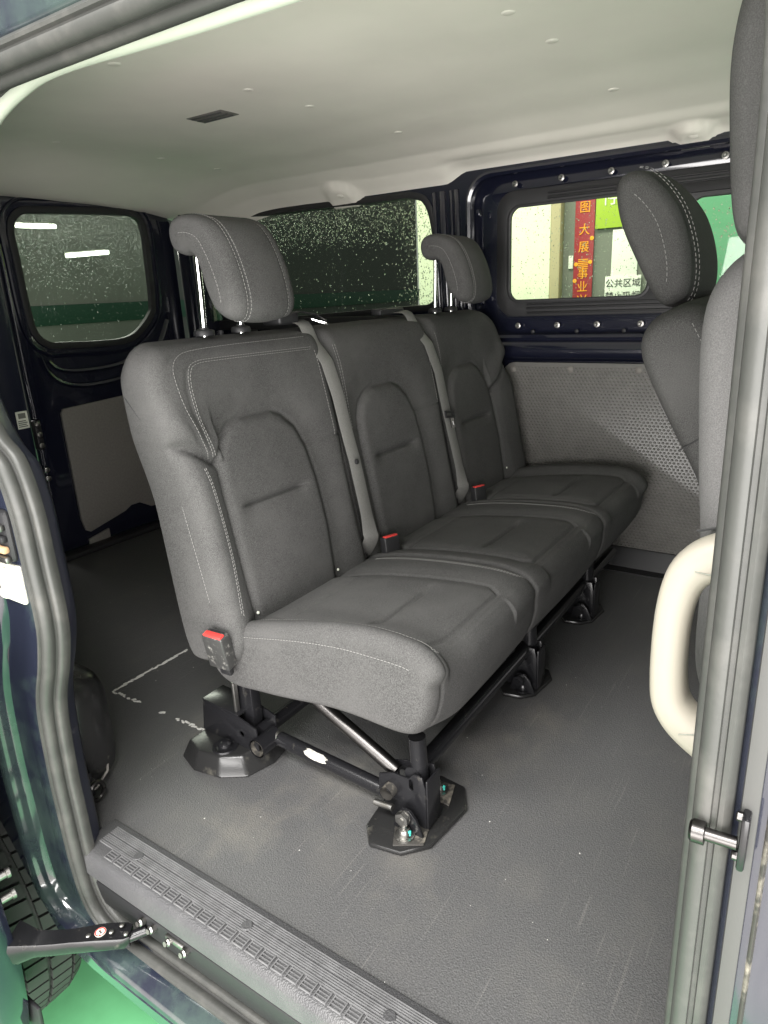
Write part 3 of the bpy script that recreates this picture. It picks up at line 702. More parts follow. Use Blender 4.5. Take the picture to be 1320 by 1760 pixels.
tyre(van, .30, .475, (1.385, -.235), .316)

# ------------------------------------------------------------------ BENCH
bench = thing('bench_seat', 'dark grey fabric three-seat bench bolted to the black van floor', 'bench seat', (1.35, .7, 0))
XS = [(.715, 1.148), (1.152, 1.582), (1.586, 2.015)]; CX = [.912, 1.335, 1.757]
TH = R_(11); Y0, Z0 = .84, .30
def bs(n, s): return (Y0 + s * math.sin(TH) - n * math.cos(TH), Z0 + s * math.cos(TH) + n * math.sin(TH))
def ns(Q):
    dy = Q[:, 0] - Y0; dz = Q[:, 1] - Z0
    return -dy * math.cos(TH) + dz * math.sin(TH), dy * math.sin(TH) + dz * math.cos(TH)
BQ = [bs(-.010, -.062), bs(.0, 0), bs(0, .06), bs(0, .15), bs(0, .25), bs(0, .35), bs(-.001, .43), bs(-.009, .475), bs(-.028, .500), (.984, .789), (1.004, .773), (1.014, .74), (.998, .60), (.982, .45), (.966, .30), (.950, .235), (.925, .218), (.875, .226)]
BPq = smooth_poly(BQ, .0034)
def bpanel(c): return [(c - .128, -.09), (c - .127, .05), (c - .127, .24), (c - .121, .295), (c - .104, .326), (c - .075, .346), (c - .045, .355), (c + .040, .355), (c + .066, .344), (c + .098, .314), (c + .118, .268), (c + .128, .20), (c + .131, .10), (c + .118, -.01), (c + .11, -.09)]
def bfield(i):
    c = CX[i]; x0, x1 = XS[i]; poly = bpanel(c)
    tuckL = [(c - .127, .289), (x0 + .03, .318), (x0 - .05, .385)] if i == 0 else None
    tuckR = [(c + .121, .262), (x1 - .075, .30), (x1 - .01, .36), (x1 + .05, .40)] if i == 2 else None
    def f(x, Q):
        n, s = ns(Q); front = sstep(n, -.035, -.004) * sstep(s, -.08, -.02)
        xx = np.full_like(s, x); d = sdpoly(xx, s, poly)
        h = np.where(d < 0, .0085 * (1 - np.exp(-(d / .011) ** 2)), .0)
        out = np.clip(d, 0, 1)
        bol = .0125 * (1 - np.exp(-(out / .05) ** 2))
        # side bolsters stand prouder at the outer ends
        if i == 0: bol = bol + .016 * sstep(-(x - c), .10, .16) * sstep(-s, -.34, -.25)
        if i == 2: bol = bol + .016 * sstep((x - c), .10, .16) * sstep(-s, -.34, -.25)
        h = h + np.where(d > 0, bol, 0)
        h = h - .0042 * np.exp(-(d / .0034) ** 2)
        # horizontal crease
        w = sstep(x, c - .102, c - .060) * (1 - sstep(x, c + .060, c + .102))
        slope = (x - c) * .0
        h = h - w * (.0105 * np.exp(-((s - .198 - slope) / .0032) ** 2) + .005 * np.exp(-((s - .192) / .018) ** 2))
        # side seam from the panel to the belt gap
        if i < 2: h = h - .0035 * np.exp(-((s - .272 - .02 * (x - c - .12)) / .0028) ** 2) * (x > c + .115)
        if i > 0: h = h - .0035 * np.exp(-((s - .270) / .0028) ** 2) * (x < c - .12) * (x > x0)
        if i == 1: h = h
        # belt channels between the seats
        for (xe, on) in ((x0, i > 0), (x1, i < 2)):
            if on: h = h - (.014 + .010 * sstep(-s, -.30, -.20)) * np.exp(-((x - xe) / .018) ** 2)
        for tk, sg in ((tuckL, -1), (tuckR, 1)):
            if tk is None: continue
            dd = dline(xx, s, tk)
            inreg = (x < c - .11) if sg < 0 else (x > c + .11)
            if inreg:
                ztk = np.interp(x, [p[0] for p in tk], [p[1] for p in tk]) if sg > 0 else np.interp(x, [p[0] for p in tk[::-1]], [p[1] for p in tk[::-1]])
                up = s > ztk
                h = h + np.where(up, .013 * np.exp(-((s - ztk - .035) / .035) ** 2), 0) - .012 * np.exp(-(dd / .007) ** 2)
        # stitched seams of the shoulder
        if i == 0:
            for P in (OUT, INN): h = h - .0016 * np.exp(-(dline(xx, s, P) / .0028) ** 2)
        return np.maximum(h, -.012) * front
    return f
OUT = [(.776, .297), (.757, .335), (.746, .385), (.742, .432), (.747, .458), (.766, .474), (.80, .481), (.90, .4835), (1.10, .482)]
INN = [(.784, .300), (.772, .340), (.769, .385), (.769, .420), (.777, .446), (.796, .459), (.86, .461), (1.10, .457)]
BF = [bfield(i) for i in range(3)]
backs = []
def bwarp(i):
    """round the outer top corners of the backrest and draw the outer edge in above the tuck"""
    def w(V):
        V = V.copy()
        for on, xe, sg, Rr in ((i == 0, XS[0][0], 1, .046), (i == 2, XS[2][1], -1, .095)):
            if not on: continue
            d = np.clip((V[:, 0] - xe) * sg, 0, Rr); drop = (Rr - np.sqrt(np.maximum(Rr * Rr - (Rr - d) ** 2, 0))) * .95
            s_ = (V[:, 1] - Y0) * math.sin(TH) + (V[:, 2] - Z0) * math.cos(TH); k = drop * sstep(s_, .26, .49)
            V[:, 1] -= k * math.sin(TH); V[:, 2] -= k * math.cos(TH)
            if i == 0: V[:, 0] -= .017 * sstep(s_, .22, .40) * np.clip(1 - (V[:, 0] - xe) / .10, 0, 1)
            # waist below the shoulder roll
            if i == 2: V[:, 0] += sg * .012 * np.exp(-((s_ - .345) / .045) ** 2) * np.clip(1 - (V[:, 0] - xe) * sg / .08, 0, 1)
        return V
    return w
for i in range(3):
    backs.append(loft('backrest', BPq, XS[i][0], XS[i][1], ((.034, .010), (.010, .010), (.010, .036))[i], fabric, bench, BF[i], .0032, ins=.45, warp=bwarp(i), label=['near backrest, lightest of the three', 'middle backrest without a headrest', 'far backrest beside the dimpled board'][i]))
    # the inner ends have a tight radius only where they meet
BT = [bvh(o) for o in backs]; BD = Vector((0, math.cos(TH), -math.sin(TH)))
def bsurf(i, x, s, lift=.0):
    """point on the front of backrest i"""
    y, z = bs(.12, s); h = BT[i].ray_cast(Vector((x, y, z)), BD)[0]
    if h is None: y, z = bs(.015, s); h = Vector((x, y, z))
    h = h - BD * lift; return (h.x, h.y, h.z)
def curve_on(i, P, lift=.0006, step=.004):
    P = resample(catmull(P, 6), step); return [bsurf(i, x, s, lift) for x, s in P]
def offset2(P, d):
    P = resample(catmull(P, 6), .006); T = np.gradient(P, axis=0); T /= np.linalg.norm(T, axis=1)[:, None]
    return P + np.stack([-T[:, 1], T[:, 0]], 1) * d
mst = MB()
for P in (OUT, INN):
    for d in ((-.0022, .0022) if P is INN else (.0,)): stitches(mst, [bsurf(0, x, s, .0007) for x, s in offset2(P, d)])
LB = [(.752, .285), (.757, .22), (.757, .126), (.744, .02)]
for d in (-.0022, .0022): stitches(mst, [bsurf(0, x, s, .0007) for x, s in offset2(LB, d)])
mst.build('stitching', thread, backs[0], False, None, 'stuff')
# side seam and stitch that run over the near end of the backrest
def near_side(y, z, d=0): return (.7146 - d - .017 * float(sstep(np.array(z), .53, .70)), y, z)
tube('side_seam', resample([near_side(.990, .705, .0006), near_side(.965, .676, .0006), near_side(.940, .650, .0006)], .01), .0009, seam_m, backs[0], 5)
mst = MB(); stitches(mst, resample(catmull([(.7165, .935, .635), (.7155, .915, .56), (.715, .897, .48), (.715, .875, .38), (.716, .865, .32)], 6), .004)); mst.build('stitching', thread, backs[0], False, None, 'stuff')
# stitched edges beside the belts
mst = MB()
for (i, x, s0, s1) in ((0, 1.113, .275, .455), (1, 1.180, .275, .46), (1, 1.186, .275, .46), (1, 1.553, .275, .45), (2, 1.615, .275, .455)):
    stitches(mst, [bsurf(i, x - .03 * (s - .27), s, .0008) for s in np.linspace(s0, s1, 40)])
mst.build('stitching', thread, backs[1], False, None, 'stuff')

# cushions
CQ = [(.885, .262), (.82, .288), (.74, .306), (.66, .316), (.597, .321), (.54, .3235), (.50, .3215), (.474, .3155), (.456, .303), (.4455, .284), (.443, .25), (.450, .216), (.461, .192), (.482, .174), (.53, .170), (.65, .176), (.78, .172), (.86, .166), (.905, .184), (.915, .225)]
CPq = smooth_poly(CQ, .0034)
CXS = [(.735, 1.148), (1.1485, 1.584), (1.5845, 1.985)]
def cpanel(i):
    c = CX[i]; return [(c - .128, .86), (c - .128, .775), (c - .130, .50), (c - .115, .478), (c + .135, .478), (c + .150, .50), (c + .122, .86)]
def cfield(i):
    c = CX[i]; x0, x1 = CXS[i]; poly = cpanel(i)
    def f(x, Q):
        y, z = Q[:, 0], Q[:, 1]; top = sstep(z, .262, .292) * (y < .9)
        xx = np.full_like(y, x); d = sdpoly(xx, y, poly)
        h = np.where(d < 0, .004 * (1 - np.exp(-(d / .02) ** 2)), 0) - .0055 * np.exp(-(d / .0032) ** 2)
        side = (x < c - .12) | (x > c + .13)
        h = h + np.where((d > 0) & side, .006 * (1 - np.exp(-(d / .025) ** 2)), 0)
        if i == 0: h = h + .011 * sstep(-(x - c), .11, .15)
        if i == 2: h = h + .012 * sstep(x - c, .13, .18)
        # rear and middle creases
        w = sstep(x, c - .115, c - .06) * (1 - sstep(x, c + .06, c + .115))
        yc = .597 - .02 * (x - c)
        h = h - w * (.0095 * np.exp(-((y - yc) / .0034) ** 2) + .0045 * np.exp(-((y - yc + .006) / .018) ** 2))
        w2 = sstep(x, c - .128, c - .118) * (1 - sstep(x, c + .10, c + .12))
        h = h - w2 * (.004 * np.exp(-((y - .768) / .0035) ** 2)) + w2 * .004 * sstep(y, .768, .80)
        h = h * top
        # seams between the seats, carried over the nose
        for (xe, on) in ((x0, i > 0), (x1, i < 2)):
            if on: h = h - .007 * np.exp(-((x - xe) / .0050) ** 2) * (z > .16) - .002 * np.exp(-((x - xe) / .02) ** 2) * (y < .5)
        # puffiness and slight wrinkles of the nose
        h = h + .004 * np.sin((x - x0) / (x1 - x0) * math.pi) * sstep(-y, -.52, -.45) * (z < .31)
        if i == 0: h = h - .0035 * np.exp(-((x - .771) / .0035) ** 2) * (y < .52) * (z < .312)
        return h
    return f
CF = [cfield(i) for i in range(3)]
cush = []
def cwarp(V):
    """the outer bolster of the near seat rides higher than the middle of the bench"""
    V = V.copy(); k = 1 - sstep(V[:, 0], .735, .87); V[:, 2] += k * (.006 + .022 * sstep(-V[:, 1], -.80, -.55)); return V
for i in range(3):
    cush.append(loft('cushion', CPq, CXS[i][0], CXS[i][1], ((.026, .005), (.005, .005), (.005, .034))[i], fabric, bench, CF[i], .0032, warp=cwarp if i == 0 else None, label=['near seat cushion with a red buckle at its side', 'middle seat cushion', 'far seat cushion beside the dimpled board'][i]))
CT = [bvh(o) for o in cush]
def csurf(i, x, y, lift=.0006):
    d = Vector((0, .35, -1)).normalized() if y < .50 else Vector((0, 0, -1))
    o = Vector((x, y, .30)) - d * .3; h = CT[i].ray_cast(o, d)[0]
    if h is None: h = Vector((x, y, .31))
    h = h - d * lift; return (h.x, h.y, h.z)
mst = MB()
for (i, x, hook) in ((0, 1.120, .03), (0, 1.125, .026), (1, 1.553, .03), (1, 1.558, .026)):
    P = [(x, .80), (x, .65), (x, .53), (x + .004, .495), (x + .012, .478), (x + hook, .464)]
    stitches(mst, [csurf(i, min(a, CXS[i][1] - .001), b) for a, b in resample(catmull(P, 6), .004)])
mst.build('stitching', thread, cush[1], False, None, 'stuff')
# near bolster stitching: along the top edge and the side
mst = MB()
for x in (.774, .779): stitches(mst, [csurf(0, x + .012 * sstep(b, .47, .45), b) for b in np.linspace(.83, .462, 120)])
stitches(mst, resample(catmull([(.7362, .86, .279), (.7345, .80, .292), (.7345, .70, .312), (.7345, .60, .325), (.7345, .50, .326), (.737, .468, .320), (.748, .452, .314)], 6), .004))
mst.build('stitching', thread, cush[0], False, None, 'stuff')

# headrests
HQ = [(.998, .966), (.992, .938), (.972, .927), (.945, .926), (.932, .905), (.922, .868), (.906, .836), (.884, .822), (.862, .823), (.852, .842), (.856, .878), (.872, .925), (.895, .965), (.920, .984), (.955, .992), (.985, .987)]
HPq = smooth_poly(HQ, .004)
def hfield(x0, x1):
    def f(x, Q):
        t = (x - x0) / (x1 - x0); fr = sstep(-Q[:, 0], -.93, -.87)
        h = fr * .010 * math.sin(max(0, min(1, t)) * math.pi)
        for xe in (x0 + .030, x1 - .030): h = h - .0022 * math.exp(-((x - xe) / .0025) ** 2) * (Q[:, 0] < .985)
        return h
    return f
for x0, lb in ((.834, 'near headrest on two chrome posts'), (1.672, 'far headrest on two chrome posts')):
    x1 = x0 + .160; hf = hfield(x0, x1)
    hr = loft('headrest', HPq, x0, x1, .022, fabric, bench, hf, .004, label=lb)
    mst = MB(); N = pnorm(HPq); idx = [k for k in range(len(HPq))]
    sel = [k for k in idx if HPq[k][0] < .985 and (HPq[k][1] > .95 or HPq[k][0] < .90) and not (HPq[k][1] < .93 and HPq[k][0] > .885)]
    # order along the loop
    br = next((j for j in range(len(sel) - 1) if sel[j + 1] - sel[j] > 3), None)
    if br is not None: sel = sel[br + 1:] + sel[:br + 1]
    for xe in (x0 + .0265, x0 + .0335, x1 - .030):
        st_ = [(xe, *(HPq[k] + N[k] * (float(hf(xe, HPq[k:k + 1])[0]) + .0007))) for k in sel]
        stitches(mst, st_)
    # stitched seam on the visible side of the headrest
    cen = np.array([.93, .93]); side = [(x0 - .0004, *(HPq[k] - N[k] * .030)) for k in sel if HPq[k][1] > .845]
    stitches(mst, side)
    mst.build('stitching', thread, hr, False, None, 'stuff')
    for xp in (x0 + .036, x0 + .128):
        tube('post', [(xp, .972, .79), (xp, .968, .86), (xp, .966, .935)], .0058, chrome, hr, 14)
        lathe('post_collar', [(.019, -.004), (.019, .002), (.017, .0055), (.0085, .007), (.0085, .010), (.006, .010)], (xp, .972, .796), (0, 0, 1), black, hr, 20)

# seat belts
def ribbon(P, w, th, side=(1, 0, 0), tw=None):
    P = [np.array(p, float) for p in P]; V = []; F = []; n = len(P)
    for i, p in enumerate(P):
        t = P[min(i + 1, n - 1)] - P[max(i - 1, 0)]; t /= np.linalg.norm(t); s = np.array(side, float); s -= t * (s @ t); s /= np.linalg.norm(s)
        if tw is not None:
            nn = np.cross(t, s); a = tw[i]; s = s * math.cos(a) + nn * math.sin(a)
        nn = np.cross(s, t)
        for (u, v) in ((-1, .3), (-.93, 1), (-.40, 1), (-.36, .55), (-.30, 1), (.30, 1), (.36, .55), (.40, 1), (.93, 1), (1, .3), (.93, -.3), (-.93, -.3)): V.append(p + s * w / 2 * u + nn * th * v)
    k = 12
    for i in range(n - 1):
        for q in range(k): F.append((i * k + q, i * k + (q + 1) % k, (i + 1) * k + (q + 1) % k, (i + 1) * k + q))
    F.append(tuple(range(k))); F.append(tuple(range((n - 1) * k, n * k))[::-1])
    return V, F
for bi, (xt, xm, xb, lb) in enumerate(((1.118, 1.150, 1.148, 'grey belt between the near and middle seats'), (1.527, 1.582, 1.590, 'grey belt between the middle and far seats'))):
    P = [(xt - .03, 1.00, .800), (xt - .01, .965, .803), (xt, .945, .795)]
    for s in np.linspace(.47, .03, 30):
        x = np.interp(s, [.02, .21, .35, .49], [xb, xm + .005, xm - .007, xt]); q = bs(.0165 + .002 * math.sin(s * 20), s)
        if s > .43: q = bs(.0165 - .45 * (s - .43), s)
        P.append((x, q[0], q[1]))
    P += [(xb - .002, .848, .298), (xb - .004, .875, .268)]
    P = resample(catmull(P, 4), .008)
    tw = [.10 + .5 * sstep(-p[2], -.40, -.31) for p in P]
    V, F = ribbon(P, .036, .0011, (1, 0, 0), [float(t) for t in tw])
    b = obj('seat_belt', V, F, belt_m, bench, True, 50, label=lb)
    if bi == 0:
        q = bs(.020, .205); lathe('belt_button', [(.006, 0), (.006, .003), (.004, .0045)], (xm + .002, q[0], q[1]), (0, -.98, .19), black, b, 14)
        # tongue parked on top of the backrest with its guide
        bbox('belt_guide', (1.055, .955, .798), (1.115, 1.005, .822), black, b, .006, 3)
        gv = ribbon([(1.10, .985, .815), (1.125, .965, .822), (1.15, .945, .815), (1.165, .925, .80)], .045, .0012, (.6, .8, 0)); obj('belt_loop', *gv, black, b, True, 50)
        plate('belt_tongue', rrect(-.013, -.024, .013, .024, .005), [rrect(-.007, -.006, .007, .018, .002)], lambda a, c, d: (1.148 + a * .8 + c * .5, .928 + a * .5 - c * .55, .7985 - c * .28 + d), .0025, chrome, b)
    else:
        q = bs(.022, .235)
        plate('belt_tongue', rrect(-.024, -.008, .024, .010, .004), [rrect(-.019, -.002, .019, .004, .0015)], lambda a, c, d: (1.580 + a, q[0] - d + c * .19, q[1] + c - a * .15), .004, black, b)
        plate('tongue_blade', rrect(-.009, -.036, .009, -.006, .003), [rrect(-.004, -.03, .004, -.018, .001)], lambda a, c, d: (1.588 + a, q[0] - d + c * .19, q[1] + c), .0025, chrome, b)
        bbox('belt_guide', (xt - .09, .97, .797), (xt + .02, 1.0, .812), black, b, .004)
# buckles
def buckle(loc, rot, label, size=1, worn=False):
    L = Vector(loc); M3 = Matrix.Rotation(R_(rot[2]), 3, 'Z') @ Matrix.Rotation(R_(rot[1]), 3, 'Y') @ Matrix.Rotation(R_(rot[0]), 3, 'X')
    def bx(name, a, b, mt, parent, bev, seg=2):
        o = bbox(name, a, b, mt, parent, bev, seg)
        for v in o.data.vertices: v.co = L + M3 @ (v.co * size)
        o.data.update(); return o
    bk = bx('buckle', (-.014, -.026, -.082), (.014, .026, .0), wornblack if worn else black, bench, .004, 3); bk['label'] = label
    bx('release_button', (-.0122, -.0225, -.012), (.0025, .0225, .0034), red, bk, .0025)
    bx('tongue_slot', (.006, -.018, -.004), (.010, .018, .0008), black, bk, 0)
    bx('buckle_neck', (-.002, -.014, -.110), (.012, .014, -.08), black, bk, .004)
    return bk
buckle((.697, .845, .306), (3, -12, 6), 'worn buckle with red button on the near side of the bench', .86, True)
buckle((1.185, .805, .332), (0, 8, 70), 'buckle with red button beside the first belt', .78)
buckle((1.620, .800, .335), (0, 8, 70), 'buckle with red button beside the second belt', .78)
for (x, s, i) in ((.792, .006, 0), (1.035, .0, 0), (1.885, .02, 2)):
    p = bsurf(i, x, s, .003); lathe('fabric_stud', [(.0028, 0), (.0028, .002), (.001, .0025)], p, (0, -1, .2), white, bench, 10)

# frame and feet
def ftube(name, P, r, lb=None): return tube(name, P, r, frame_m, bench, 16, lb)
ftube('cross_tube', [(.77, .500, .104), (1.9, .505, .098)], .0145, 'front cross tube')
ftube('cross_tube', [(.77, .845, .060), (1.9, .845, .060)], .0145, 'rear cross tube')
OCT = [(.726, .567), (.694, .540), (.704, .486), (.742, .452), (.845, .440), (.889, .466), (.895, .517), (.846, .583)]
def foot(dx, dy=0, near=True):
    st_m = steel if near else frame_m  # far hardware goes black: the dimness under the bench is put into the material
    sc_ = 1 if near else .72
    ft = plate('foot_plate', [(.795 + (a - .795) * sc_ + dx, .512 + (b - .512) * sc_ + dy) for a, b in OCT], [], lambda a, b, d: (a, b, .001 + d), .010, cover_m, bench, .004, label='front foot plate with bolts')
    cx, cy = .795 + dx, .512 + dy
    if near:
        plate('tray', [(cx - .088, cy - .010), (cx - .062, cy - .052), (cx - .02, cy - .040), (cx - .03, cy + .02)], [], lambda a, b, d: (a, b, .0112 + d), .003, dusty, ft, .001)
        plate('tray', [(cx + .035, cy - .045), (cx + .085, cy - .030), (cx + .075, cy + .035), (cx + .04, cy + .02)], [], lambda a, b, d: (a, b, .0112 + d), .003, dusty, ft, .001)
    for (bx_, by_) in ((cx - .062 * sc_, cy - .016), (cx + .058 * sc_, cy - .012)):
        bo = lathe('bolt', [(.017, 0), (.017, .003), (.011, .0035), (.011, .010), (.0085, .015), (.005, .016), (.005, .020), (.003, .021)], (bx_, by_, .0142), (0, 0, 1), st_m, ft, 16)
        if near: bbox('paint_mark', (bx_ - .002, by_ - .0125, .020), (bx_ + .002, by_ - .009, .029), teal, bo, .001)
    # upright bracket: two cheek plates with the leg between them
    x = cx - .018
    cheek = [(cy - .040, .014), (cy + .028, .014), (cy + .052, .055), (cy + .050, .088), (cy + .020, .100), (cy - .008, .100), (cy - .018, .112), (cy - .034, .112), (cy - .040, .09)]
    for xx in (x - .014, x + .024):
        ck = plate('bracket_cheek', cheek, [[(cy + .026 + .010 * math.cos(t), .068 + .010 * math.sin(t)) for t in np.linspace(0, 2 * math.pi, 15)[:-1]], rrect(cy - .017, .080, cy - .009, .100, .0035, 3)],
                   lambda a, b, d, xx=xx: (xx + d, a, b), .004, frame_m, ft, .001)
    bbox('bracket_web', (x - .014, cy - .044, .014), (x + .028, cy - .040, .108), frame_m, ft, .002)
    plate('gusset', [(cy - .06, .014), (cy - .044, .014), (cy - .044, .06)], [], lambda a, b, d: (x + .035 + d, a + .02, b), .004, frame_m, ft)
    V, F = tube_geo([(x - .013, cy + .026, .068), (x - .030, cy + .026, .068)], .012, 16, False); obj('pivot_sleeve', V, F, dusty if near else frame_m, ft)
    pl_ = plate('front_lug', [(cy - .045, .014), (cy + .012, .014), (cy + .004, .044), (cy - .006, .056), (cy - .02, .056), (cy - .032, .044)], [], lambda a, b, d: (x - .034 + d, a, b), .005, frame_m, ft, .001)
    lathe('hex_nut', [(.0125, .0), (.0125, .010), (.0055, .0105), (.0055, .0125)], (x - .036, cy - .012, .044), (-1, 0, 0), st_m, pl_, 6)
    lathe('washer', [(.0105, 0), (.012, .004), (.006, .005)], (x - .0335, cy - .012, .044), (-1, 0, 0), st_m, pl_, 16)
    tube('lug_pin', [(x - .03, cy + .05, .042), (x - .03, cy + .014, .046)], .0055, st_m, pl_, 10)
    # leg and strut
    tube('leg', [(x + .008, cy - .020, .045), (x + .008, cy - .014, .17)], .0145, frame_m, ft, 16)
    tube('strut', [(x + .010, cy + .030, .085), (x + .012, cy + .20, .168)], .0125, darksteel if near else frame_m, ft, 14)
    return ft
foot(0); foot(.47, .0, False); foot(.86, .0, False)
# rear feet
def rfoot(dx):
    cx, cy = .760 + dx, .905
    o8 = [(-.066, .085), (-.085, .03), (-.075, -.03), (-.045, -.075), (.012, -.092), (.055, -.085), (.075, -.05), (.075, .085)]
    bm = bmesh.new(); lo = [bm.verts.new((cx + a, cy + b, .001)) for a, b in o8]; hi = [bm.verts.new((cx + a * .80 + .004, cy + b * .80 + .008, .034)) for a, b in o8]
    for k in range(8): bm.faces.new((lo[k], lo[(k + 1) % 8], hi[(k + 1) % 8], hi[k]))
    bm.faces.new(hi); bm.faces.new(lo[::-1])
    bmesh.ops.bevel(bm, geom=[e for e in bm.edges], offset=.005, segments=3, affect='EDGES', profile=.5)
    ft = bmobj('foot_cover', bm, cover_m, bench, label='rear foot cover of moulded black plastic')
    lathe('bolt', [(.025, -.001), (.024, .003), (.019, .003), (.017, .001), (.013, .002), (.012, .008), (.007, .012), (.002, .0125)], (cx - .030, cy - .005, .0345), (0, 0, 1), frame_m, ft, 20)
    x = cx + .0
    bx = [(cy + .075, .036), (cy - .065, .020), (cy - .078, .040), (cy - .075, .085), (cy - .03, .098), (cy + .065, .105)]
    for xx in (x - .012, x + .04): plate('bracket_cheek', bx, [[(cy - .035 + .006 * math.cos(t), .062 + .006 * math.sin(t)) for t in np.linspace(0, 2 * math.pi, 11)[:-1]]], lambda a, b, d, xx=xx: (xx + d, a, b), .004, frame_m, ft, .001)
    plate('bracket_top', [(x - .012, cy + .066), (x + .044, cy + .066), (x + .044, cy - .03), (x - .012, cy - .03)], [], lambda a, b, d: (a, b, .098 + d + (b - cy + .03) * .07), .004, frame_m, ft, .001)
    bbox('upright', (x + .010, cy - .05, .06), (x + .034, cy - .005, .175), frame_m, ft, .003)
    bbox('upright_edge', (x - .006, cy - .022, .09), (x + .004, cy - .016, .165), steel, ft, .001)
    V, F = tube_geo([(x - .022, cy - .082, .052), (x + .03, cy - .082, .052)], .0185, 18, False); obj('pivot_sleeve', V, F, frame_m, ft)
    V, F = tube_geo([(x - .0215, cy - .082, .052), (x + .029, cy - .082, .052)], .0155, 18, False); obj('pivot_bush', V, F, dusty, ft)
    return ft
rfoot(0); rfoot(.47); rfoot(.95)
lt = ftube('side_tube', [(.785, .805, .052), (.782, .56, .040)], .0135, 'near side tube with a torn white sticker')
lathe('tube_end', [(.0145, 0), (.0145, .006), (.013, .007)], (.785, .806, .052), (0, 1, .05), steel, lt, 16)
V = []; Fs = []
for k, (yy, a0, a1) in enumerate(((.735, 1.75, 2.6), (.725, 1.6, 2.75), (.71, 1.7, 2.8), (.695, 1.65, 2.7), (.685, 2.0, 2.5))):
    for a in np.linspace(a0, a1, 6): V.append((.784 + .0139 * math.cos(a + .2), yy + .003 * math.sin(a * 9), .047 + (yy - .7) * .05 + .0139 * math.sin(a + .2)))
for k in range(4):
    for q in range(5): Fs.append((k * 6 + q, k * 6 + q + 1, k * 6 + 7 + q, k * 6 + 6 + q))
obj('torn_sticker', V, Fs, stickerpaper, lt)

# ------------------------------------------------------------------ FRONT SEATS
def front_seat(name, x0, w, yb, zb, lean, label, mt, top=.86, th=.10, hr_h=.20, hr_lean=None, hoff=.028):
    """backrest whose rear edge foot is (yb,zb); leaning back by lean degrees"""
    a = R_(lean); up = np.array([math.sin(a), math.cos(a)]); fw = np.array([-math.cos(a), math.sin(a)])
    t = thing(name, label, 'car seat', (x0 + w / 2, yb - .2, 0), 'front seats')
    H = (top - zb) / math.cos(a)
    P = lambda f, u: tuple(np.array([yb, zb]) + fw * f + up * u)
    Q = [P(-.004, 0), P(0, H * .3), P(0, H * .6), P(.006, H * .88), P(.03, H * .985), P(th * .6, H), P(th * .92, H * .95), P(th, H * .8), P(th + .012, H * .5), P(th + .03, H * .2), P(th + .03, -.02), P(th * .5, -.05)]
    bk = loft('backrest', smooth_poly(Q, .008), x0, x0 + w, .035, mt, t, lambda x, Q_: .010 * math.sin((x - x0) / w * math.pi) - .003 * np.exp(-((x - x0 - .048) / .004) ** 2) + 0 * Q_[:, 0], .008)
    mst = MB(); rr = [P(th * .80, H * u) for u in np.linspace(.1, .93, 40)]
    stitches(mst, [(x0 - .0006, *p) for p in rr], .0006, .005, .003); mst.build('stitching', thread, bk, False, None, 'stuff')
    tube('side_seam', resample([(x0 - .0003, *P(.0, H * .42)), (x0 - .0003, *P(th * .8, H * .46))], .02), .0013, seam_m, bk, 5)
    # headrest
    b = R_(hr_lean if hr_lean is not None else lean); up2 = np.array([math.sin(b), math.cos(b)]); fw2 = np.array([-math.cos(b), math.sin(b)])
    base = np.array(P(hoff, H + .022)); G = lambda f, u: tuple(base + fw2 * f + up2 * u)
    hq = [G(.008, .015), G(.002, hr_h * .35), G(.0, hr_h * .7), G(.012, hr_h * .95), G(.034, hr_h), G(.06, hr_h * .9), G(.078, hr_h * .6), G(.072, hr_h * .25), G(.05, .0), G(.02, -.004)]
    hx0 = x0 + w * .22; hx1 = x0 + w * .78
    hr = loft('headrest', smooth_poly(hq, .006), hx0, hx1, .026, mt, t, lambda x, Q_: .008 * math.sin((x - hx0) / (hx1 - hx0) * math.pi) - .003 * np.exp(-((x - hx0 - .028) / .003) ** 2) + 0 * Q_[:, 0], .006)
    QQ = smooth_poly(hq, .006); N = pnorm(QQ); mst = MB(); n_ = len(QQ)
    k0 = max(range(n_), key=lambda k: float(QQ[k] @ up2)); fr = [k for k in range(n_) if N[k] @ fw2 > .25]
    fr.sort(key=lambda k: float(QQ[k] @ up2))
    for xx, ins in ((hx0 + .0335, -.0086), (hx0 + .0225, -.0060)):
        stitches(mst, [(xx, *(QQ[k] - N[k] * ins)) for k in fr], .0006, .005, .003)
    stitches(mst, [(hx0 - .0004, *(QQ[k] - N[k] * .030)) for k in fr[4:-4]], .0006, .005, .003)
    mst.build('stitching', thread, hr, False, None, 'stuff')
    for xx in (x0 + w * .40, x0 + w * .60): tube('post', [(xx, *P(.045, H - .02)), (xx, *G(.022, .03))], .0062, chrome, hr, 12)
    # seat cushion
    cq = [P(th * .5, -.03), P(th * .5, -.13), (yb - .58, zb - .17), (yb - .64, zb - .12), (yb - .64, zb - .03), (yb - .58, zb + .01), (yb - .3, zb - .01)]
    loft('cushion', smooth_poly(cq, .012), x0, x0 + w, .035, mt, t, None, .02)
    bbox('pedestal', (x0 + .05, yb - .55, .001), (x0 + w - .05, yb - .12, zb - .13), black, t, .01)
    return t
front_seat('front_seat', 1.02, .46, .122, .50, 29, 'dark grey front seat tilted back, its headrest before the side window', fabric, top=.775, th=.11, hr_h=.198, hr_lean=24)
front_seat('front_seat', .66, .32, .080, .45, 6, 'brightly lit grey front seat at the right edge behind the door seal', fabric_lit, top=.862, th=.10, hr_h=.215, hr_lean=3, hoff=.014)

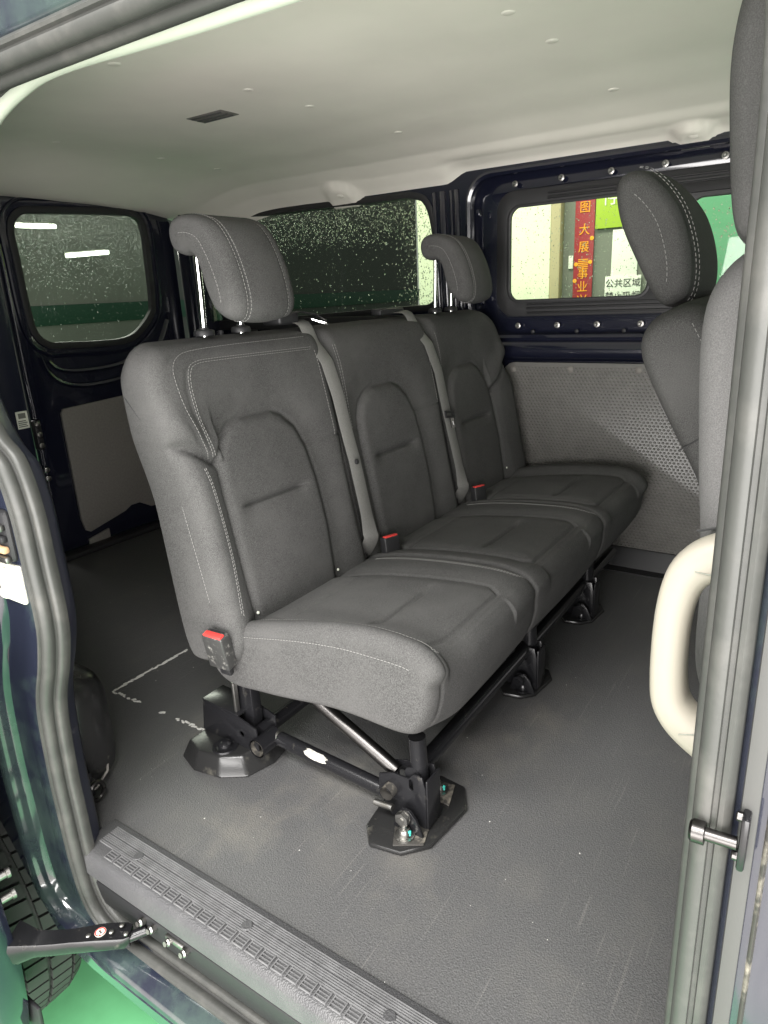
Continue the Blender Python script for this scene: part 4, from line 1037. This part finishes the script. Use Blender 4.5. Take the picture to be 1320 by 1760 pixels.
# ------------------------------------------------------------------ SLIDING DOOR (open, slid back along the body)
sd = thing('sliding_door', 'open navy sliding door at the lower left, its guide arm in the sill track', 'door', (.29, 1.35, -.27))
dq = [(.925, -.10), (.935, .02), (.928, .12), (.92, .4), (.94, .8), (.96, 1.05), (1.0, 1.12), (1.85, 1.12), (1.9, 1.05), (1.9, -.2), (1.02, -.275), (.965, -.27), (.94, -.19)]
plate('door_panel', dq, [], lambda a, b, d: (.262 + d, a, b), .055, bodypaint, sd, .012)
dk = plate('door_flap', [(.928, -.20), (.975, -.20), (.985, -.26), (.955, -.285), (.935, -.27)], [], lambda a, b, d: (.318 + d, a, b), .006, black, sd, .002)
for zz in (.055, .015): lathe('door_pin', [(.006, 0), (.006, .014), (.008, .015), (.008, .02), (.004, .022)], (.316, .945, zz), (1, -.2, 0), steel, sd, 12)
AP = resample(catmull([(.318, .945, -.072), (.345, .905, -.074), (.375, .870, -.077), (.400, .845, -.080), (.428, .812, -.084)], 6), .008)
def arm():
    V = []; F = []; n = len(AP)
    for i, p in enumerate(AP):
        t = AP[min(i + 1, n - 1)] - AP[max(i - 1, 0)]; t /= np.linalg.norm(t); s = np.cross([0, 0, 1], t); s /= np.linalg.norm(s); u = np.cross(t, s); k = i / (n - 1)
        w = np.interp(k, [0, .2, .5, .75, .95, 1], [.026, .015, .014, .0175, .0175, .013]); h = np.interp(k, [0, .2, .6, 1], [.022, .012, .011, .010])
        for a, b in ((-1, -.6), (-.85, -1), (.85, -1), (1, -.6), (1, .6), (.88, 1), (-.88, 1), (-1, .6)): V.append(p + s * w * a + u * h * b)
    for i in range(n - 1):
        for k in range(8): F.append((i * 8 + k, i * 8 + (k + 1) % 8, (i + 1) * 8 + (k + 1) % 8, (i + 1) * 8 + k))
    F.append(tuple(range(8))[::-1]); F.append(tuple(range((n - 1) * 8, n * 8))); return V, F
ao = obj('guide_arm', *arm(), frame_m, sd, True, 30)
top = lambda x, y: (x, y, -.0688)
stk = lathe('warning_sticker', [(.0085, 0), (.0085, .0006)], (.399, .845, -.0688), (0, 0, 1), white, ao, 24)
mbk = MB()
for k in range(24):
    a0 = 2 * math.pi * k / 24; a1 = 2 * math.pi * (k + 1) / 24
    mbk.add([(.399 + r * math.cos(a), .845 + r * math.sin(a), -.0680) for r in (.0062, .0082) for a in (a0, a1)], [(0, 1, 3, 2)])
mbk.add([(.3935, .8405, -.0680), (.3945, .8395, -.0680), (.4045, .8495, -.0680), (.4035, .8505, -.0680)], [(0, 1, 2, 3)])
mbk.build('prohibition_ring', red, stk, False)
mbi = MB(); mbi.add([(.3975, .841, -.0679), (.4005, .841, -.0679), (.4005, .849, -.0679), (.3975, .849, -.0679)], [(0, 1, 2, 3)]); mbi.build('pictogram', ink, stk, False)
for (x, y) in ((.385, .855), (.408, .830), (.424, .826), (.418, .808)): lathe('rivet', [(.004, 0), (.004, .002), (.0025, .003)], (x, y, -.0688), (0, 0, 1), steel, ao, 12)
tube('roller_stub', [(.424, .812, -.084), (.444, .793, -.078)], .008, frame_m, ao, 12)
